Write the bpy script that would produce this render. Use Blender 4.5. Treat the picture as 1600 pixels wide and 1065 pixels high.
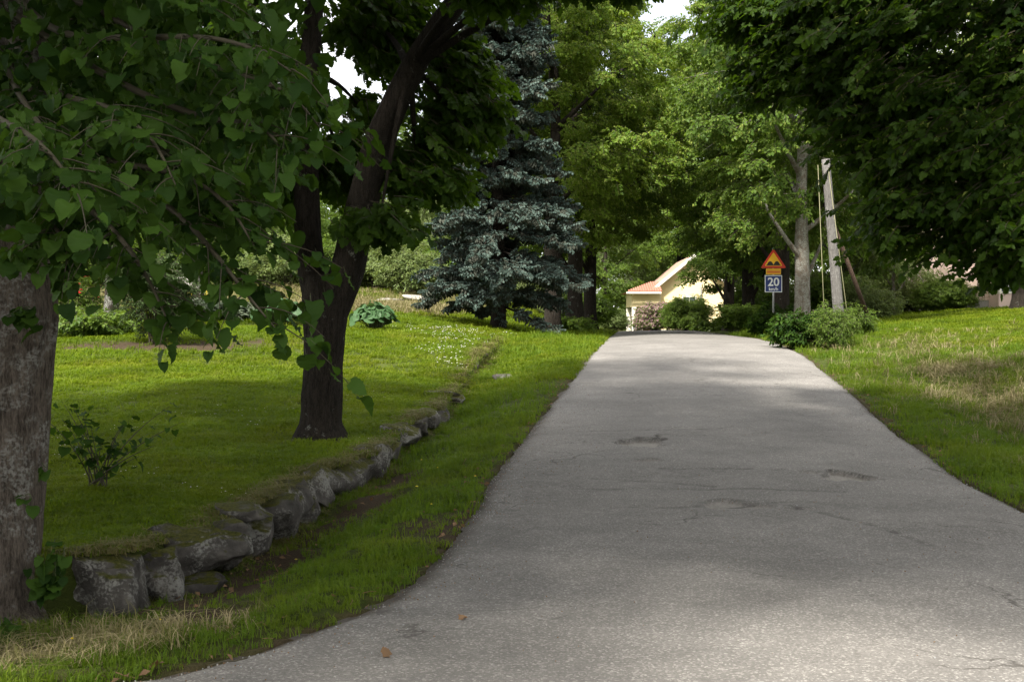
import bpy, math, random
import numpy as np
from mathutils import Vector, Matrix, Euler

for o in list(bpy.data.objects):
    bpy.data.objects.remove(o)
SC = bpy.context.scene
COL = SC.collection
R_ = math.radians

# ------------------------------------------------------------------ camera, sky, sun, exposure
FPX, CX, CY, EYE = 1900.0, 800.0, 532.5, 1.6
cam_d = bpy.data.cameras.new('camera')
cam_d.sensor_width = 36.0
cam_d.lens = FPX / 1600.0 * 36.0
cam_d.clip_start = 0.05
cam_d.clip_end = 2000
cam = bpy.data.objects.new('camera', cam_d)
cam.location = (0, 0, EYE)
cam.rotation_euler = (R_(90), 0, 0)
COL.objects.link(cam)
SC.camera = cam

SUN_EL, SUN_AZ = R_(52), math.atan2(-0.50, -0.86)      # behind the camera, a little to the left
S_DIR = Vector((math.sin(SUN_AZ) * math.cos(SUN_EL), math.cos(SUN_AZ) * math.cos(SUN_EL), math.sin(SUN_EL)))
world = bpy.data.worlds.new('World')
SC.world = world
world.use_nodes = True
wn = world.node_tree
bg = wn.nodes['Background']
sky = wn.nodes.new('ShaderNodeTexSky')
sky.sky_type = 'NISHITA'
sky.sun_disc = False
sky.sun_elevation = SUN_EL
sky.sun_rotation = SUN_AZ
sky.altitude = 50
sky.air_density = 1.0
sky.dust_density = 3.0
sky.ozone_density = 1.0
# thin bright summer cloud over the whole sky
tcw = wn.nodes.new('ShaderNodeTexCoord')
cln = wn.nodes.new('ShaderNodeTexNoise')
cln.inputs['Scale'].default_value = 2.2
cln.inputs['Detail'].default_value = 6
wn.links.new(tcw.outputs['Generated'], cln.inputs['Vector'])
clr = wn.nodes.new('ShaderNodeMapRange')
clr.inputs['From Min'].default_value = 0.36
clr.inputs['From Max'].default_value = 0.62
clr.inputs['To Min'].default_value = 0.35
clr.inputs['To Max'].default_value = 0.95
wn.links.new(cln.outputs['Fac'], clr.inputs['Value'])
mixw = wn.nodes.new('ShaderNodeMix')
mixw.data_type = 'RGBA'
mixw.inputs[7].default_value = (9.2, 9.0, 8.6, 1)
wn.links.new(clr.outputs['Result'], mixw.inputs[0])
wn.links.new(sky.outputs['Color'], mixw.inputs[6])
wn.links.new(mixw.outputs[2], bg.inputs['Color'])
bg.inputs['Strength'].default_value = 0.105

sun_d = bpy.data.lights.new('sun', 'SUN')
sun_d.energy = 5.0
sun_d.angle = R_(5.0)
sun_d.color = (1.0, 0.95, 0.86)
sun = bpy.data.objects.new('sun', sun_d)
sun.rotation_euler = S_DIR.to_track_quat('Z', 'Y').to_euler()
sun.location = (-20, -40, 60)
COL.objects.link(sun)
SC.view_settings.view_transform = 'Standard'
SC.view_settings.look = 'None'
SC.view_settings.exposure = 1.25
SC.view_settings.gamma = 1.0
SC.view_settings.use_curve_mapping = False
SC.render.engine = 'CYCLES'
SC.cycles.max_bounces = 6
SC.cycles.diffuse_bounces = 3
SC.cycles.glossy_bounces = 2
SC.cycles.transmission_bounces = 4
SC.cycles.use_denoising = True


def P(px, py, d):
    """the point at distance d along the photograph's ray through a pixel"""
    return np.array([(px - CX) / FPX * d, d, EYE + (CY - py) / FPX * d])


# ------------------------------------------------------------------ object helpers
def tag(o, label=None, cat=None, group=None, kind=None):
    if label: o['label'] = label
    if cat: o['category'] = cat
    if group: o['group'] = group
    if kind: o['kind'] = kind
    return o


def thing(name, label, cat, loc=(0, 0, 0), rz=0, group=None, scale=1.0):
    o = bpy.data.objects.new(name, None)
    o.empty_display_size = 0.2
    o.location = loc
    o.rotation_euler = (0, 0, rz)
    o.scale = (scale,) * 3
    COL.objects.link(o)
    return tag(o, label, cat, group)


def link(name, mesh, parent=None, loc=None, rot=None, scale=None):
    o = bpy.data.objects.new(name, mesh)
    COL.objects.link(o)
    if parent is not None: o.parent = parent
    if loc is not None: o.location = loc
    if rot is not None: o.rotation_euler = rot
    if scale is not None: o.scale = scale if hasattr(scale, '__len__') else (scale,) * 3
    return o


class MB:
    """collects vertices and faces, then becomes one mesh"""
    def __init__(self):
        self.v, self.f, self.m, self.n = [], [], [], 0

    def add(self, verts, faces, mat=0):
        verts = np.asarray(verts, float).reshape(-1, 3)
        self.v.append(verts)
        for f in faces:
            self.f.append([i + self.n for i in f])
            self.m.append(mat)
        self.n += len(verts)

    def box(self, x0, x1, y0, y1, z0, z1, mat=0):
        v = [(x, y, z) for z in (z0, z1) for y in (y0, y1) for x in (x0, x1)]
        self.add(v, [(0, 2, 3, 1), (4, 5, 7, 6), (0, 1, 5, 4), (2, 6, 7, 3), (0, 4, 6, 2), (1, 3, 7, 5)], mat)
        return self

    def tube(self, pts, rad, seg=8, mat=0, cap=True, disp=None):
        pts = np.asarray(pts, float)
        n = len(pts)
        rad = np.broadcast_to(np.asarray(rad, float), (n,))
        tan = np.gradient(pts, axis=0)
        tan /= np.linalg.norm(tan, axis=1)[:, None] + 1e-9
        up = np.array([0.0, 1.0, 0.0]) if abs(tan[0][1]) < 0.9 else np.array([1.0, 0, 0])
        rings = []
        a = np.linspace(0, 2 * np.pi, seg, endpoint=False)
        for i in range(n):
            s = np.cross(up, tan[i]); s /= np.linalg.norm(s) + 1e-9
            up = np.cross(tan[i], s)
            r = rad[i] * np.ones(seg)
            if disp is not None: r = r * (1 + disp(a, pts[i], i))
            rings.append(pts[i] + np.outer(np.cos(a) * r, s) + np.outer(np.sin(a) * r, up))
        v = np.concatenate(rings)
        f = []
        for i in range(n - 1):
            for k in range(seg):
                k2 = (k + 1) % seg
                f.append((i * seg + k, i * seg + k2, (i + 1) * seg + k2, (i + 1) * seg + k))
        if cap:
            f.append(tuple(range(seg))[::-1])
            f.append(tuple((n - 1) * seg + k for k in range(seg)))
        self.add(v, f, mat)
        return self

    def mesh(self, name, mats, smooth=False):
        me = bpy.data.meshes.new(name)
        v = np.concatenate(self.v) if self.v else np.zeros((0, 3))
        me.from_pydata(v.tolist(), [], self.f)
        for m in (mats if isinstance(mats, (list, tuple)) else [mats]):
            me.materials.append(m)
        if self.f:
            me.polygons.foreach_set('material_index', np.array(self.m, np.int32))
            me.polygons.foreach_set('use_smooth', np.full(len(self.f), smooth))
        me.update()
        return me


# ------------------------------------------------------------------ noise in numpy
def _hash(ix, iy, seed):
    n = (ix.astype(np.int64) * 374761393 + iy.astype(np.int64) * 668265263 + seed * 974711) & 0x7fffffff
    n = ((n ^ (n >> 13)) * 1274126177) & 0x7fffffff
    return ((n ^ (n >> 16)) & 0xffff) / 65535.0


def vnoise(x, y, seed=0):
    x = np.asarray(x, float); y = np.asarray(y, float)
    ix, iy = np.floor(x), np.floor(y)
    fx, fy = x - ix, y - iy
    fx, fy = fx * fx * (3 - 2 * fx), fy * fy * (3 - 2 * fy)
    a, b = _hash(ix, iy, seed), _hash(ix + 1, iy, seed)
    c, d = _hash(ix, iy + 1, seed), _hash(ix + 1, iy + 1, seed)
    return (a + (b - a) * fx) * (1 - fy) + (c + (d - c) * fx) * fy - 0.5


def fbm(x, y, seed=0, oct=3):
    s, a = 0, 1.0
    for k in range(oct):
        s = s + a * vnoise(np.asarray(x) * 2 ** k, np.asarray(y) * 2 ** k, seed + k * 7)
        a *= 0.5
    return s


def sstep(a, b, x):
    t = np.clip((x - a) / (b - a), 0, 1)
    return t * t * (3 - 2 * t)


# ------------------------------------------------------------------ the lie of the land
ry = np.array([-40, 5.7, 9, 11, 12.9, 15.3, 17.5, 21.8, 28, 34, 40, 50, 60, 70, 80, 120, 220.])
rz = np.array([0.0, 0.0, .03, .08, .164, .308, .453, .79, 1.27, 1.545, 1.69, 1.85, 2.03, 2.15, 2.2, 2.4, 4.0])
_fy = np.linspace(-40, 220, 2601)
_fz = np.interp(_fy, ry, rz)
_k = np.ones(15) / 15
_fz = np.convolve(np.pad(_fz, 7, mode='edge'), _k, 'valid')
Zr = lambda y: np.interp(y, _fy, _fz)
_Ly = [-40, 4.9, 5.15, 5.35, 5.5, 5.76, 6.3, 7.1, 7.45, 8.0, 8.75, 9.5, 10.5, 11, 12.9, 15.3, 17.5, 21.8, 28, 34, 40, 50, 60, 70, 80, 220]
_Lx = [-60, -60, -9.0, -4.0, -2.6, -1.76, -1.33, -.92, -.8, -.67, -.57, -.49, -.40, -.36, -.23, .064, .35, .964, 1.78, 2.49, 3.1, 4.08, 5.1, 6.0, 6.9, 20]
_Ry = [-40, 5, 8, 11, 12.9, 15.3, 17.5, 21.8, 28, 34, 40, 50, 60, 70, 80, 220]
_Rx = [6.5, 4.9, 4.65, 4.63, 4.75, 5.06, 5.34, 5.97, 6.78, 7.48, 8.1, 8.8, 9.8, 10.8, 11.8, 26]
Lx = lambda y: np.interp(y, _Ly, _Lx)
Rx = lambda y: np.interp(y, _Ry, _Rx)
_Wy = [-40, 5.6, 6.2, 6.8, 7.4, 7.9, 8.3, 8.55, 9.83, 11.43, 13.17, 15.2, 17.3, 21, 24, 28, 31, 33, 36, 40, 50, 60, 70, 80, 220]
_Wx = [-61, -61, -30, -12, -6, -4, -3.15, -2.78, -2.45, -2.23, -2.08, -1.6, -1.46, -1.22, -1.05, -.81, -.5, -.38, 0, .4, 1.4, 2.4, 3.3, 4.2, 17]
Wx = lambda y: np.interp(y, _Wy, _Wx)
Zb = lambda y: np.interp(y, [-40, 5.2, 7, 8.55, 9.8, 11.4, 13.2, 15.2, 17.3, 21, 24, 28, 31, 33, 36, 40, 50, 60, 80, 220],
                         [-.02, -.02, -.27, -.3, -.3, -.28, -.15, -.02, .12, .30, .56, .97, 1.25, 1.5, 1.72, 1.8, 2.0, 2.2, 2.5, 5])
Zt = lambda y: np.interp(y, [-40, 5, 8.55, 9.83, 11.4, 13.2, 15.2, 17.3, 21, 24, 28, 31, 33, 36, 40, 50, 60, 80, 220],
                         [0, 0.02, .10, .08, .17, .2, .25, .42, .5, .69, 1.2, 1.47, 1.6, 1.74, 1.82, 2.02, 2.22, 2.52, 5.1])
ZL = lambda y: np.interp(y, [-40, 8, 10, 13, 16, 20, 24, 28, 32, 36, 40, 50, 60, 80, 120, 220],
                         [.05, .1, .14, .22, .37, .7, 1.06, 1.44, 1.86, 2.22, 2.55, 3.3, 4.2, 6, 9, 16])


def H(x, y):
    x = np.asarray(x, float); y = np.asarray(y, float)
    zr, L, R, W = Zr(y), Lx(y), Rx(y), Wx(y)
    # left verge and ditch
    dl = L - x
    wid = np.minimum(L - W, 2.3)
    t = np.clip(dl / np.maximum(wid, .2), 0, 1)
    zl_ = zr - .012 + (Zb(y) - zr) * sstep(.12, .92, t) * sstep(5.15, 6.4, y)
    zl_ = zl_ + 0.09 * fbm(x * 1.7, y * 1.7, 3) * sstep(.05, .5, dl)
    # left lawn above the stones
    w = 1 - np.exp(-np.maximum(W - x, 0) / 3.4)
    lw = Zt(y) + (ZL(y) - Zt(y)) * w + 0.10 * fbm(x * .35, y * .35, 11) * w + .05 * fbm(x * 1.3, y * 1.3, 5)
    zleft = np.where(x < W, lw, zl_)
    # right verge, bank and lawn
    dr = x - R
    sl = np.interp(y, [0, 12, 20, 30, 40, 60, 120], [.02, .02, .035, .07, .09, .09, .06])
    zright = zr - .012 + .22 * sstep(.4, 3.2, dr) * sstep(8, 18, y) + 1.8 * np.tanh(sl * np.maximum(dr - 2, 0) / 1.8)
    zright = zright - .42 * np.exp(-((dr - 2.3) / .95) ** 2) * sstep(9, 13, y) * (1 - sstep(19, 25, y))
    zright = zright + .12 * fbm(x * .9, y * .9, 21) * sstep(.2, 1.5, dr)
    z = np.where(x <= L, zleft, np.where(x >= R, zright, zr - .06))
    far = sstep(78, 100, y)                # beyond the yellow house the road is gone and the land closes up
    zfar = 2.6 + (y - 78) * .03 + np.maximum(-x - 4, 0) * .05 * np.exp(-np.maximum(-x, 0) / 60)
    return z * (1 - far) + zfar * far


def ground(x, y):
    return float(H(np.array([x]), np.array([y]))[0])


def gpt(px, d, dz=0.0):
    x = (px - CX) / FPX * d
    return (x, d, ground(x, d) + dz)


# ------------------------------------------------------------------ materials
def new_mat(name):
    m = bpy.data.materials.new(name)
    m.use_nodes = True
    nt = m.node_tree
    return m, nt, nt.nodes['Principled BSDF'], nt.nodes['Material Output']


def nd(nt, typ, **kw):
    n = nt.nodes.new(typ)
    for k, v in kw.items():
        if k in n.inputs.keys() if hasattr(n.inputs, 'keys') else False:
            n.inputs[k].default_value = v
        else:
            setattr(n, k, v)
    return n


def noise(nt, vec, scale, detail=4, rough=.6):
    n = nt.nodes.new('ShaderNodeTexNoise')
    n.inputs['Scale'].default_value = scale
    n.inputs['Detail'].default_value = detail
    n.inputs['Roughness'].default_value = rough
    if vec is not None: nt.links.new(vec, n.inputs['Vector'])
    return n.outputs['Fac']


def ramp(nt, fac, stops):
    r = nt.nodes.new('ShaderNodeValToRGB')
    e = r.color_ramp.elements
    while len(e) < len(stops): e.new(0.5)
    for i, (p, c) in enumerate(stops):
        e[i].position = p
        e[i].color = (*c, 1) if len(c) == 3 else c
    nt.links.new(fac, r.inputs['Fac'])
    return r.outputs['Color']


def mrange(nt, v, a, b, c=0.0, d=1.0):
    r = nt.nodes.new('ShaderNodeMapRange')
    r.inputs['From Min'].default_value = a
    r.inputs['From Max'].default_value = b
    r.inputs['To Min'].default_value = c
    r.inputs['To Max'].default_value = d
    nt.links.new(v, r.inputs['Value'])
    return r.outputs['Result']


def mixc(nt, fac, a, b, blend='MIX'):
    m = nt.nodes.new('ShaderNodeMix')
    m.data_type = 'RGBA'
    m.blend_type = blend
    for i, s in ((6, a), (7, b)):
        if isinstance(s, tuple): m.inputs[i].default_value = (*s, 1)
        else: nt.links.new(s, m.inputs[i])
    if isinstance(fac, float): m.inputs[0].default_value = fac
    else: nt.links.new(fac, m.inputs[0])
    return m.outputs[2]


def bump(nt, h, strength, dist, bsdf, prev=None):
    b = nt.nodes.new('ShaderNodeBump')
    b.inputs['Strength'].default_value = strength
    b.inputs['Distance'].default_value = dist
    nt.links.new(h, b.inputs['Height'])
    if prev is not None: nt.links.new(prev, b.inputs['Normal'])
    nt.links.new(b.outputs['Normal'], bsdf.inputs['Normal'])
    return b.outputs['Normal']


def position(nt):
    return nt.nodes.new('ShaderNodeNewGeometry').outputs['Position']


def math_n(nt, op, a, b=None):
    m = nt.nodes.new('ShaderNodeMath')
    m.operation = op
    for i, s in enumerate((a, b)):
        if s is None: continue
        if isinstance(s, (int, float)): m.inputs[i].default_value = s
        else: nt.links.new(s, m.inputs[i])
    return m.outputs[0]


def leaf_mat(name, c1, c2, trans=(.16, .26, .03), tw=.35, rough=.5, spec=.3, world_var=0.0):
    m, nt, b, out = new_mat(name)
    oi = nt.nodes.new('ShaderNodeObjectInfo')
    col = mixc(nt, oi.outputs['Random'], c1, c2)
    if world_var:
        col = mixc(nt, mrange(nt, noise(nt, position(nt), world_var * .55, 4), .45, .68, 0, .6), col, (c2[0] * 1.45, c2[1] * 1.06, c2[2]))
        nf = mrange(nt, noise(nt, position(nt), world_var, 3), .35, .65, 0.68, 1.22)
        mul = nt.nodes.new('ShaderNodeHueSaturation')
        nt.links.new(col, mul.inputs['Color'])
        nt.links.new(nf, mul.inputs['Value'])
        col = mul.outputs['Color']
    nt.links.new(col, b.inputs['Base Color'])
    b.inputs['Roughness'].default_value = rough
    b.inputs['Specular IOR Level'].default_value = spec
    t = nt.nodes.new('ShaderNodeBsdfTranslucent')
    t.inputs['Color'].default_value = (*trans, 1)
    mx = nt.nodes.new('ShaderNodeMixShader')
    mx.inputs[0].default_value = tw
    nt.links.new(b.outputs[0], mx.inputs[1])
    nt.links.new(t.outputs[0], mx.inputs[2])
    nt.links.new(mx.outputs[0], out.inputs['Surface'])
    return m


def plain(name, c, rough=.6, metal=0.0, var=.12, scale=6.0):
    m, nt, b, out = new_mat(name)
    n = noise(nt, position(nt), scale, 5)
    f = mrange(nt, n, .3, .7, 1 - var, 1 + var)
    h = nt.nodes.new('ShaderNodeHueSaturation')
    h.inputs['Color'].default_value = (*c, 1)
    nt.links.new(f, h.inputs['Value'])
    nt.links.new(h.outputs['Color'], b.inputs['Base Color'])
    b.inputs['Roughness'].default_value = rough
    b.inputs['Metallic'].default_value = metal
    return m


def bark_mat(name, dark, light, lichen=(.35, .36, .32), lich=.5, stretch=6.0, scale=9.0):
    m, nt, b, out = new_mat(name)
    mp = nt.nodes.new('ShaderNodeMapping')
    nt.links.new(position(nt), mp.inputs['Vector'])
    mp.inputs['Scale'].default_value = (stretch, stretch, 1)
    n1 = noise(nt, mp.outputs[0], scale * .55, 6, .65)
    n2 = noise(nt, position(nt), 5.0, 5)
    n3 = noise(nt, position(nt), 40, 4)
    col = ramp(nt, math_n(nt, 'ADD', math_n(nt, 'MULTIPLY', n1, .6), math_n(nt, 'MULTIPLY', noise(nt, mp.outputs[0], scale * 2.2, 5, .7), .4)), [(.36, dark), (.60, light)])
    lf = math_n(nt, 'MULTIPLY', mrange(nt, n2, 1 - lich, 1.12 - lich), mrange(nt, n3, .42, .6))
    col = mixc(nt, lf, col, lichen)
    nt.links.new(col, b.inputs['Base Color'])
    b.inputs['Roughness'].default_value = .9
    b.inputs['Specular IOR Level'].default_value = .15
    n4 = noise(nt, mp.outputs[0], scale * 2.2, 5, .7)
    nb = bump(nt, n1, 1.0, .05, b)
    bump(nt, n4, .9, .018, b, nb)
    return m


M = {}
# lawn soil under the grass
m, nt, b, _ = new_mat('turf')
pos = position(nt)
n_big, n_mid, n_fine = noise(nt, pos, .45, 4), noise(nt, pos, 3.0, 5), noise(nt, pos, 60, 4)
c = ramp(nt, n_mid, [(.3, (.028, .036, .008)), (.5, (.045, .062, .010)), (.72, (.075, .088, .018))])
at = nt.nodes.new('ShaderNodeAttribute'); at.attribute_name = 'bare'
soil = ramp(nt, n_fine, [(.3, (.030, .021, .012)), (.7, (.080, .058, .036))])
c = mixc(nt, mrange(nt, math_n(nt, 'ADD', at.outputs['Fac'], math_n(nt, 'MULTIPLY', n_mid, .5)), .5, .85), c, soil)
nt.links.new(c, b.inputs['Base Color'])
b.inputs['Roughness'].default_value = .95
b.inputs['Specular IOR Level'].default_value = .1
bump(nt, n_fine, .8, .03, b)
M['turf'] = m

# asphalt
m, nt, b, _ = new_mat('asphalt')
pos = position(nt)
vor = nt.nodes.new('ShaderNodeTexVoronoi')
vor.inputs['Scale'].default_value = 95
nt.links.new(pos, vor.inputs['Vector'])
chip = nt.nodes.new('ShaderNodeSeparateColor')
nt.links.new(vor.outputs['Color'], chip.inputs[0])
base = ramp(nt, chip.outputs[0], [(.0, (.128, .119, .109)), (.45, (.154, .145, .134)), (.8, (.180, .169, .156)), (.96, (.30, .285, .262))])
big = mrange(nt, noise(nt, pos, .9, 6, .7), .3, .7, .70, 1.18)
hs = nt.nodes.new('ShaderNodeHueSaturation')
nt.links.new(base, hs.inputs['Color']); nt.links.new(big, hs.inputs['Value'])
c = hs.outputs['Color']
ae = nt.nodes.new('ShaderNodeAttribute'); ae.attribute_name = 'edge'
ap = nt.nodes.new('ShaderNodeAttribute'); ap.attribute_name = 'pit'
ast = nt.nodes.new('ShaderNodeAttribute'); ast.attribute_name = 'stain_shade'
grit = ramp(nt, noise(nt, pos, 30, 4), [(.3, (.035, .028, .022)), (.7, (.10, .085, .07))])
c = mixc(nt, mrange(nt, math_n(nt, 'ADD', ae.outputs['Fac'], math_n(nt, 'MULTIPLY', noise(nt, pos, 5, 5), .7)), .75, 1.25), c, grit)
gravel = ramp(nt, noise(nt, pos, 45, 3), [(.3, (.17, .155, .135)), (.7, (.30, .28, .25))])
stf = math_n(nt, 'MULTIPLY', ast.outputs['Fac'], mrange(nt, noise(nt, pos, 9, 5), .3, .6))
c = mixc(nt, math_n(nt, 'MULTIPLY', ap.outputs['Fac'], mrange(nt, ast.outputs['Fac'], .25, .6, 1, 0)), c, gravel)
c = mixc(nt, stf, c, (.042, .037, .032))
vc = nt.nodes.new('ShaderNodeTexVoronoi'); vc.feature = 'DISTANCE_TO_EDGE'; vc.inputs['Scale'].default_value = 1.15
warp = nt.nodes.new('ShaderNodeVectorMath'); warp.operation = 'MULTIPLY_ADD'
nw = nt.nodes.new('ShaderNodeTexNoise'); nw.inputs['Scale'].default_value = 3.5; nw.inputs['Detail'].default_value = 6
nt.links.new(pos, nw.inputs['Vector']); nt.links.new(nw.outputs['Color'], warp.inputs[0]); warp.inputs[1].default_value = (.55, .55, 0); nt.links.new(pos, warp.inputs[2])
nt.links.new(warp.outputs[0], vc.inputs['Vector'])
crk = math_n(nt, 'MULTIPLY', mrange(nt, vc.outputs['Distance'], .004, .016, 1, 0), mrange(nt, noise(nt, pos, .55, 3), .52, .60))
c = mixc(nt, math_n(nt, 'MULTIPLY', crk, .75), c, (.05, .044, .038))
nt.links.new(c, b.inputs['Base Color'])
b.inputs['Roughness'].default_value = .82
b.inputs['Specular IOR Level'].default_value = .35
bump(nt, math_n(nt, 'ADD', vor.outputs['Distance'], math_n(nt, 'MULTIPLY', noise(nt, pos, 14, 5), 1.2)), .55, .008, b)
M['asphalt'] = m

# granite with lichen and moss
m, nt, b, _ = new_mat('granite')
pos = position(nt)
c = ramp(nt, noise(nt, pos, 5, 6), [(.3, (.042, .038, .034)), (.55, (.098, .090, .080)), (.75, (.17, .155, .135))])
c = mixc(nt, mrange(nt, math_n(nt, 'MULTIPLY', noise(nt, pos, 2.6, 3), mrange(nt, noise(nt, pos, 38, 5), .3, .6, .7, 1.2)), .52, .66), c, (.26, .255, .23))
sep = nt.nodes.new('ShaderNodeSeparateXYZ')
nt.links.new(nt.nodes.new('ShaderNodeNewGeometry').outputs['Normal'], sep.inputs[0])
mossf = mrange(nt, math_n(nt, 'ADD', sep.outputs['Z'], math_n(nt, 'MULTIPLY', noise(nt, pos, 6, 5), 1.6)), 1.45, 1.7)
c = mixc(nt, mossf, c, ramp(nt, noise(nt, pos, 40, 3), [(.3, (.035, .04, .006)), (.7, (.10, .10, .014))]))
nt.links.new(c, b.inputs['Base Color'])
b.inputs['Roughness'].default_value = .92
b.inputs['Specular IOR Level'].default_value = .2
bump(nt, noise(nt, pos, 26, 9, .78), 1.0, .05, b)
M['granite'] = m
M['pale_rock'] = plain('pale_rock', (.32, .30, .27), .9, var=.3, scale=3)

M['bark'] = bark_mat('bark', (.022, .017, .013), (.105, .088, .07), lich=.52)
M['bark_lichen'] = bark_mat('bark_lichen', (.048, .039, .031), (.215, .178, .145), lichen=(.34, .33, .30), lich=.52, stretch=5, scale=9)
M['bark_dark'] = bark_mat('bark_dark', (.010, .008, .006), (.044, .036, .028), lich=.36)
M['bark_pale'] = bark_mat('bark_pale', (.08, .065, .05), (.24, .20, .16), lich=.58)
M['twig'] = plain('twig', (.045, .038, .020), .8)
M['green_twig'] = plain('green_twig', (.06, .075, .025), .7)

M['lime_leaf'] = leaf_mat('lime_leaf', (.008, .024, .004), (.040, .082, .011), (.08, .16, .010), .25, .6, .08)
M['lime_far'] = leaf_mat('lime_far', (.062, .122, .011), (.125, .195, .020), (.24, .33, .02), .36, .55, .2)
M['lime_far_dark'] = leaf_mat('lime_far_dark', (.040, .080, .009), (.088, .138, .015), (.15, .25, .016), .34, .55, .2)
M['bract'] = leaf_mat('bract', (.19, .245, .045), (.27, .31, .07), (.28, .36, .06), .35, .6, .2)
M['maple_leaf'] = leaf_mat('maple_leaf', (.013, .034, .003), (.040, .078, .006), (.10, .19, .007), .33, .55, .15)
M['spruce'] = leaf_mat('spruce', (.100, .152, .128), (.170, .230, .198), (.06, .09, .07), .12, .6, .2)
M['spruce_old'] = leaf_mat('spruce_old', (.070, .086, .066), (.125, .132, .105), (.02, .03, .02), .08, .7, .2)
M['conifer'] = leaf_mat('conifer', (.035, .062, .018), (.06, .095, .03), (.05, .09, .02), .15, .6, .2)
M['birch_leaf'] = leaf_mat('birch_leaf', (.10, .15, .045), (.165, .21, .07), (.22, .28, .06), .38, .55, .25)
M['mid_leaf'] = leaf_mat('mid_leaf', (.055, .105, .014), (.11, .165, .022), (.18, .28, .02), .35, .55, .25)
M['grass_leaf'] = leaf_mat('grass_blade', (.062, .112, .008), (.124, .166, .014), (.19, .28, .008), .38, .6, .10, world_var=.9)
M['verge_leaf'] = leaf_mat('verge_blade', (.056, .112, .009), (.108, .160, .015), (.17, .27, .010), .38, .6, .12, world_var=1.3)
M['straw'] = leaf_mat('straw', (.20, .17, .085), (.33, .28, .155), (.25, .21, .10), .25, .7, .2)
M['straw_green'] = leaf_mat('straw_green', (.10, .10, .03), (.19, .165, .065), (.2, .2, .06), .3, .65, .2)
M['petal_white'] = leaf_mat('petal_white', (.62, .60, .55), (.78, .76, .70), (.6, .6, .5), .3)
M['petal_red'] = leaf_mat('petal_red', (.55, .025, .02), (.68, .06, .04), (.6, .05, .03), .3)
M['petal_yellow'] = leaf_mat('petal_yellow', (.62, .46, .02), (.72, .58, .04), (.6, .5, .03), .3)
M['petal_pink'] = leaf_mat('petal_pink', (.52, .30, .36), (.62, .40, .45), (.4, .2, .25), .3)
M['big_leaf'] = leaf_mat('big_leaf', (.035, .085, .03), (.065, .125, .05), (.10, .18, .04), .25, .5, .2)
M['sage_leaf'] = leaf_mat('sage_leaf', (.12, .16, .10), (.18, .215, .14), (.14, .18, .09), .25, .6, .2)
M['dead_leaf'] = leaf_mat('dead_leaf', (.14, .085, .045), (.24, .15, .085), (.2, .1, .04), .2, .7, .2)


# ------------------------------------------------------------------ scatter: one mesh holds up to three patterns and the points they grow on
def scatter_group():
    g = bpy.data.node_groups.new('grow_on_points', 'GeometryNodeTree')
    g.interface.new_socket('Geometry', in_out='INPUT', socket_type='NodeSocketGeometry')
    g.interface.new_socket('Geometry', in_out='OUTPUT', socket_type='NodeSocketGeometry')
    gi, go = g.nodes.new('NodeGroupInput'), g.nodes.new('NodeGroupOutput')

    def named(nm, typ):
        n = g.nodes.new('GeometryNodeInputNamedAttribute')
        n.data_type = typ
        n.inputs['Name'].default_value = nm
        return n.outputs['Attribute']

    def is_k(k):
        c = g.nodes.new('FunctionNodeCompare')
        c.data_type = 'INT'
        c.operation = 'EQUAL'
        g.links.new(named('proto', 'INT'), c.inputs[2])
        c.inputs[3].default_value = k
        return c.outputs[0]
    join = g.nodes.new('GeometryNodeJoinGeometry')
    for k in (1, 2, 3):
        s = g.nodes.new('GeometryNodeSeparateGeometry')
        s.domain = 'POINT'
        g.links.new(gi.outputs[0], s.inputs[0])
        g.links.new(is_k(k), s.inputs['Selection'])
        t = g.nodes.new('GeometryNodeGeometryToInstance')
        g.links.new(s.outputs[0], t.inputs[0])
        g.links.new(t.outputs[0], join.inputs[0])
    s = g.nodes.new('GeometryNodeSeparateGeometry')
    s.domain = 'POINT'
    g.links.new(gi.outputs[0], s.inputs[0])
    g.links.new(is_k(0), s.inputs['Selection'])
    mp = g.nodes.new('GeometryNodeMeshToPoints')
    g.links.new(s.outputs[0], mp.inputs['Mesh'])
    ip = g.nodes.new('GeometryNodeInstanceOnPoints')
    g.links.new(mp.outputs[0], ip.inputs['Points'])
    g.links.new(join.outputs[0], ip.inputs['Instance'])
    ip.inputs['Pick Instance'].default_value = True
    g.links.new(named('pick', 'INT'), ip.inputs['Instance Index'])
    g.links.new(named('turn', 'FLOAT_VECTOR'), ip.inputs['Rotation'])
    g.links.new(named('size', 'FLOAT'), ip.inputs['Scale'])
    g.links.new(ip.outputs[0], go.inputs[0])
    return g


GROW = scatter_group()


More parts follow.
